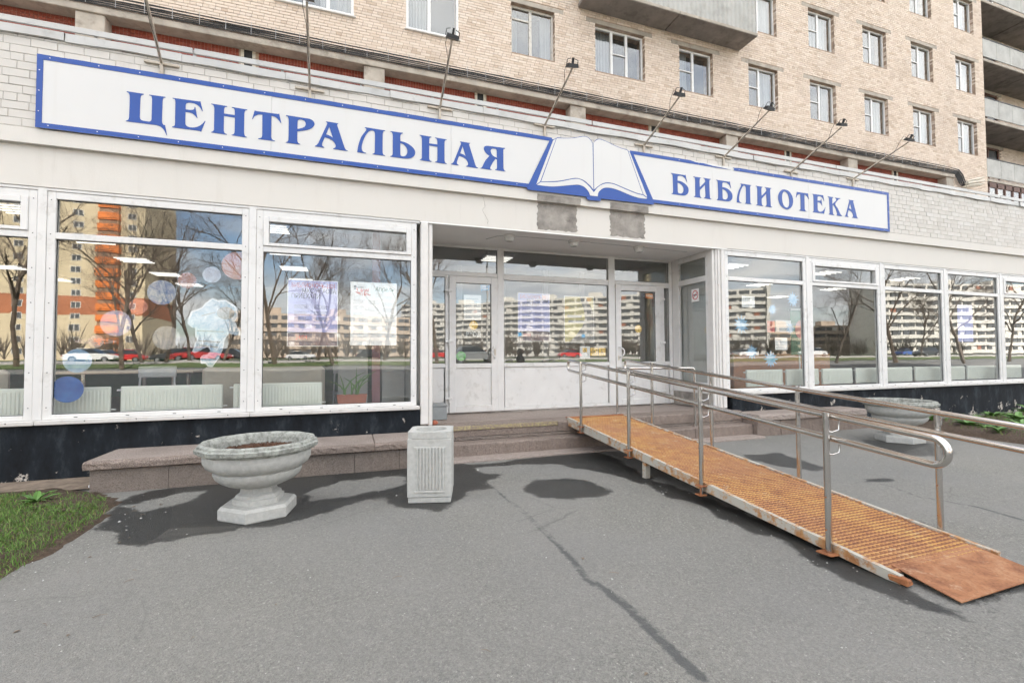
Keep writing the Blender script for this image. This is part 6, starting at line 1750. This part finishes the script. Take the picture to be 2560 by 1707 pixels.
CARLIST = [(-26.3, -47.7, 0, 'car_white', 'white saloon car mirrored behind the blue ice planet film'), (-28.2, -55.7, .1, 'car_white', 'white hatchback mirrored just right of the first white saloon'), (-25.7, -53.7, 3.1, 'car_red', 'dark red car mirrored below the ringed planet'),
           (-16.3, -45.7, 0, 'car_red', 'red car mirrored left of the astronaut'), (-14.5, -43.7, .2, 'car_red', 'red car mirrored behind the astronaut boot'), (-20.1, -51.7, 3.14, 'car_dark', 'dark car mirrored under the moon film'), (-12.6, -45.7, 0, 'car_dark', 'black car mirrored at the right edge of the planet window'),
           (-7.9, -70.7, .6, 'car_white', 'white car mirrored below the event poster'), (2.9, -55.7, 0, 'car_dark', 'black car mirrored below the calendar poster'), (12.4, -53.2, 0, 'car_red', 'red car mirrored in the glass left of the entrance door'),
           (10.3, -23.2, 0, 'car_grey', 'grey car mirrored low in the left entrance door'), (38.3, -61.2, 3.1, 'car_red', 'red car mirrored in the glass between the doors'), (61.8, -45.7, 0, 'car_white', 'white car mirrored in the first right window'),
           (80.3, -65.7, 0, 'car_white', 'white van-like car mirrored farther off in the first right window'), (70.7, -40.7, 3.14, 'car_white', 'white car mirrored in the second right window'), (102.0, -45.7, 0, 'car_blue', 'blue car mirrored in the third right window'), (90.0, -35.7, 3.1, 'car_dark', 'dark car mirrored in the third right window')]
for c in CARLIST: car(*c)
# beige tower with orange balconies
TW = thing('residential_tower', (-66, -128, 1.1), 'beige residential tower with a stack of orange balconies, mirrored in the left windows', 'building')
MB().box(-92, -50, -150, -128, 1.1, 12.3).build('wall', 'tower_wall', TW)
MB().box(-92.02, -49.98, -150.02, -127.98, 12.3, 16.8).build('brick_band', 'tower_brick', TW)
MB().box(-92, -50, -150, -128, 16.8, 62).build('wall', 'tower_wall', TW)
for k in range(20):
    z = 2.6+2.85*k
    MB().box(-59.6, -55.0, -128.02, -126.6, z-.3, z+1.05).box(-59.6, -55.0, -128.02, -126.7, z+2.2, z+2.5).build('balcony', 'tower_orange', TW)
    MB().box(-59.4, -55.2, -127.6, -127.0, z+1.05, z+2.2).build('balcony_glazing', 'tower_glazing', TW)
    for x in (-52.6, -64.0, -69.5, -75.0, -80.5, -86.0):
        w = MB().box(x-1.0, x+1.0, -128.05, -127.95, z, z+1.5).build('window', 'far_white', TW)
        MB().box(x-.85, x-.08, -127.945, -127.93, z+.12, z+1.38).box(x+.08, x+.85, -127.945, -127.93, z+.12, z+1.38).build('pane', 'far_window', w)
# long white slab blocks
def slab_block(name, a, b, depth, floors, label, bays, mat='far_white', end_wall=False):
    A, B_ = Vector((a[0], a[1], 1.1)), Vector((b[0], b[1], 1.1)); L = (B_-A).length
    ang = math.atan2(B_.y-A.y, B_.x-A.x); M4_ = Matrix.Translation(A) @ Matrix.Rotation(ang, 4, 'Z')
    t = thing(name, tuple((A+B_)/2), label, 'building')
    m = MB().box(0, L, -depth, -.6, 0, floors*2.9+1.2); m.move(M4_); m.build('wall', mat, t)
    st = random.Random(int(L))
    for f in range(floors):
        z = .6+2.9*f
        m = MB().box(0, L, -.61, 0, z-.05, z+1.25); m.move(M4_); m.build('floor_band', mat, t)
        m = MB(); n = int(L/bays)
        for i in range(n):
            x = L*(i+.12)/n; wv = L/n*.76
            m.box(x, x+wv*.46, -.62, -.28, z+1.3, z+2.75, 0 if st.random() > .05 else 1); m.box(x+wv*.52, x+wv, -.62, -.28, z+1.3, z+2.75, 0 if st.random() > .2 else 2)
        m.move(M4_); m.build('window_row', ['far_window', 'far_red', 'far_white'], t)
    m = MB()
    for i in range(int(L/22)):
        x = 10+22*i; m.box(x, x+6, -depth*.7, -depth*.35, floors*2.9+1.2, floors*2.9+3.6)
    m.move(M4_); m.build('roof_house', mat, t)
    if end_wall:
        m = MB().box(L, L+1.2, -depth, .4, 0, floors*2.9+3.0); m.move(M4_); m.build('end_wall', mat, t)
slab_block('slab_block', (24, -231), (158, -128), 14, 9, 'long white nine-storey slab block mirrored in the entrance glass', 5.0, end_wall=True)
slab_block('slab_block', (188, -105), (330, -70), 14, 9, 'white slab block mirrored in the far right windows', 5.0)
slab_block('low_block', (165, -140), (230, -120), 12, 4, 'low pinkish block mirrored beside the white end wall', 5.0, 'far_pink')
slab_block('low_block', (-38, -160), (22, -172), 12, 5, 'low beige block mirrored behind the posters', 5.0, 'far_pink')
# street signs and lamp post across the road
for i, (x, y) in enumerate(((-8.0, -28.6), (16.5, -28.4), (24.0, -28.5))):
    t = thing('road_sign', (x, y, terrain(y)), 'small blue road sign on a post across the road, '+('mirrored in the poster window', 'mirrored in the left entrance door', 'mirrored between the doors')[i], 'road sign', 'road signs opposite')
    MB().tube([(x, y, terrain(y)), (x, y, terrain(y)+2.9)], .035, 6).build('post', 'kerb_stone', t)
    MB().cbox(x-.2, x+.2, y+.03, y+.06, terrain(y)+2.4, terrain(y)+2.8, .01).build('plate', 'sticker_blue', t)
t = thing('lamp_post', (13.2, -29.0, 1.1), 'tall grey street lamp post mirrored in the entrance glass', 'lamp post')
MB().tube([(13.2, -29, 1.1), (13.2, -29, 10.5), (13.0, -28.2, 11.0), (13.0, -27.2, 11.1)], [.14, .09, .06, .05], 8).build('pole', 'kerb_stone', t)
MB().cbox(12.85, 13.15, -27.6, -26.8, 11.05, 11.2, .03).build('lamp_head', 'pvc_white', t)
# a woman walking past, mirrored in the glass between the doors
PW = thing('person', (7.1, -2.5, terrain(-2.5)), 'person with long dark hair in a dark coat walking past, mirrored between the doors', 'person')
zt = terrain(-2.5)
J = {'hip': (0, 0, .95), 'chest': (0, 0, 1.28), 'neck': (.01, 0, 1.47), 'head': (.03, 0, 1.62), 'top': (.02, 0, 1.72),
     'lk': (.12, .09, .52), 'la': (.16, .09, .09), 'lt': (.30, .09, .04), 'rk': (-.03, -.09, .50), 'ra': (-.26, -.09, .14), 'rt': (-.14, -.09, .05),
     'lh': (0, .09, .9), 'rh': (0, -.09, .9), 'ls': (0, .17, 1.40), 'le': (-.10, .23, 1.15), 'lw': (-.02, .22, .92), 'lf': (.02, .21, .83), 'rs': (0, -.17, 1.40), 're': (.06, -.23, 1.15), 'rw': (.18, -.21, .96), 'rf': (.23, -.20, .88)}
RAD = {'hip': .16, 'chest': .155, 'neck': .06, 'head': .10, 'top': .06, 'lk': .065, 'la': .045, 'lt': .035, 'rk': .065, 'ra': .045, 'rt': .035, 'lh': .10, 'rh': .10, 'ls': .075, 'le': .055, 'lw': .04, 'lf': .035, 'rs': .075, 're': .055, 'rw': .04, 'rf': .035}
E_ = [('hip', 'chest'), ('chest', 'neck'), ('neck', 'head'), ('head', 'top'), ('hip', 'lh'), ('lh', 'lk'), ('lk', 'la'), ('la', 'lt'), ('hip', 'rh'), ('rh', 'rk'), ('rk', 'ra'), ('ra', 'rt'), ('chest', 'ls'), ('ls', 'le'), ('le', 'lw'), ('lw', 'lf'), ('chest', 'rs'), ('rs', 're'), ('re', 'rw'), ('rw', 'rf')]
ks = list(J); me = bpy.data.meshes.new('person_body')
me.from_pydata([(7.1+J[k][0], -2.5+J[k][1], zt+J[k][2]) for k in ks], [(ks.index(a), ks.index(b)) for a, b in E_], [])
me.materials.append(MAT['coat'])
ob = link('body', me, PW)
sk = ob.modifiers.new('skin', 'SKIN')
for v_, k in zip(me.skin_vertices[0].data if me.skin_vertices else [], ks):
    v_.radius = (RAD[k],)*2; v_.use_root = (k == 'hip')
ob.modifiers.new('sub', 'SUBSURF').render_levels = 2
px, py = 7.1, -2.5
MB().lathe([(.20, zt+.55), (.205, zt+.8), (.17, zt+1.0), (.19, zt+1.25), (.17, zt+1.40), (.07, zt+1.46)], px, py, 14).build('coat', 'coat', PW, smooth=True)
MB().lathe([(.03, zt+1.50), (.085, zt+1.56), (.10, zt+1.64), (.085, zt+1.72), (.03, zt+1.755)], px+.05, py, 12).build('face', 'skin', PW, smooth=True)
MB().lathe([(.09, zt+1.12), (.125, zt+1.3), (.12, zt+1.5), (.115, zt+1.66), (.085, zt+1.75), (.02, zt+1.78)], px-.03, py, 12).build('hair', 'hair', PW, smooth=True)
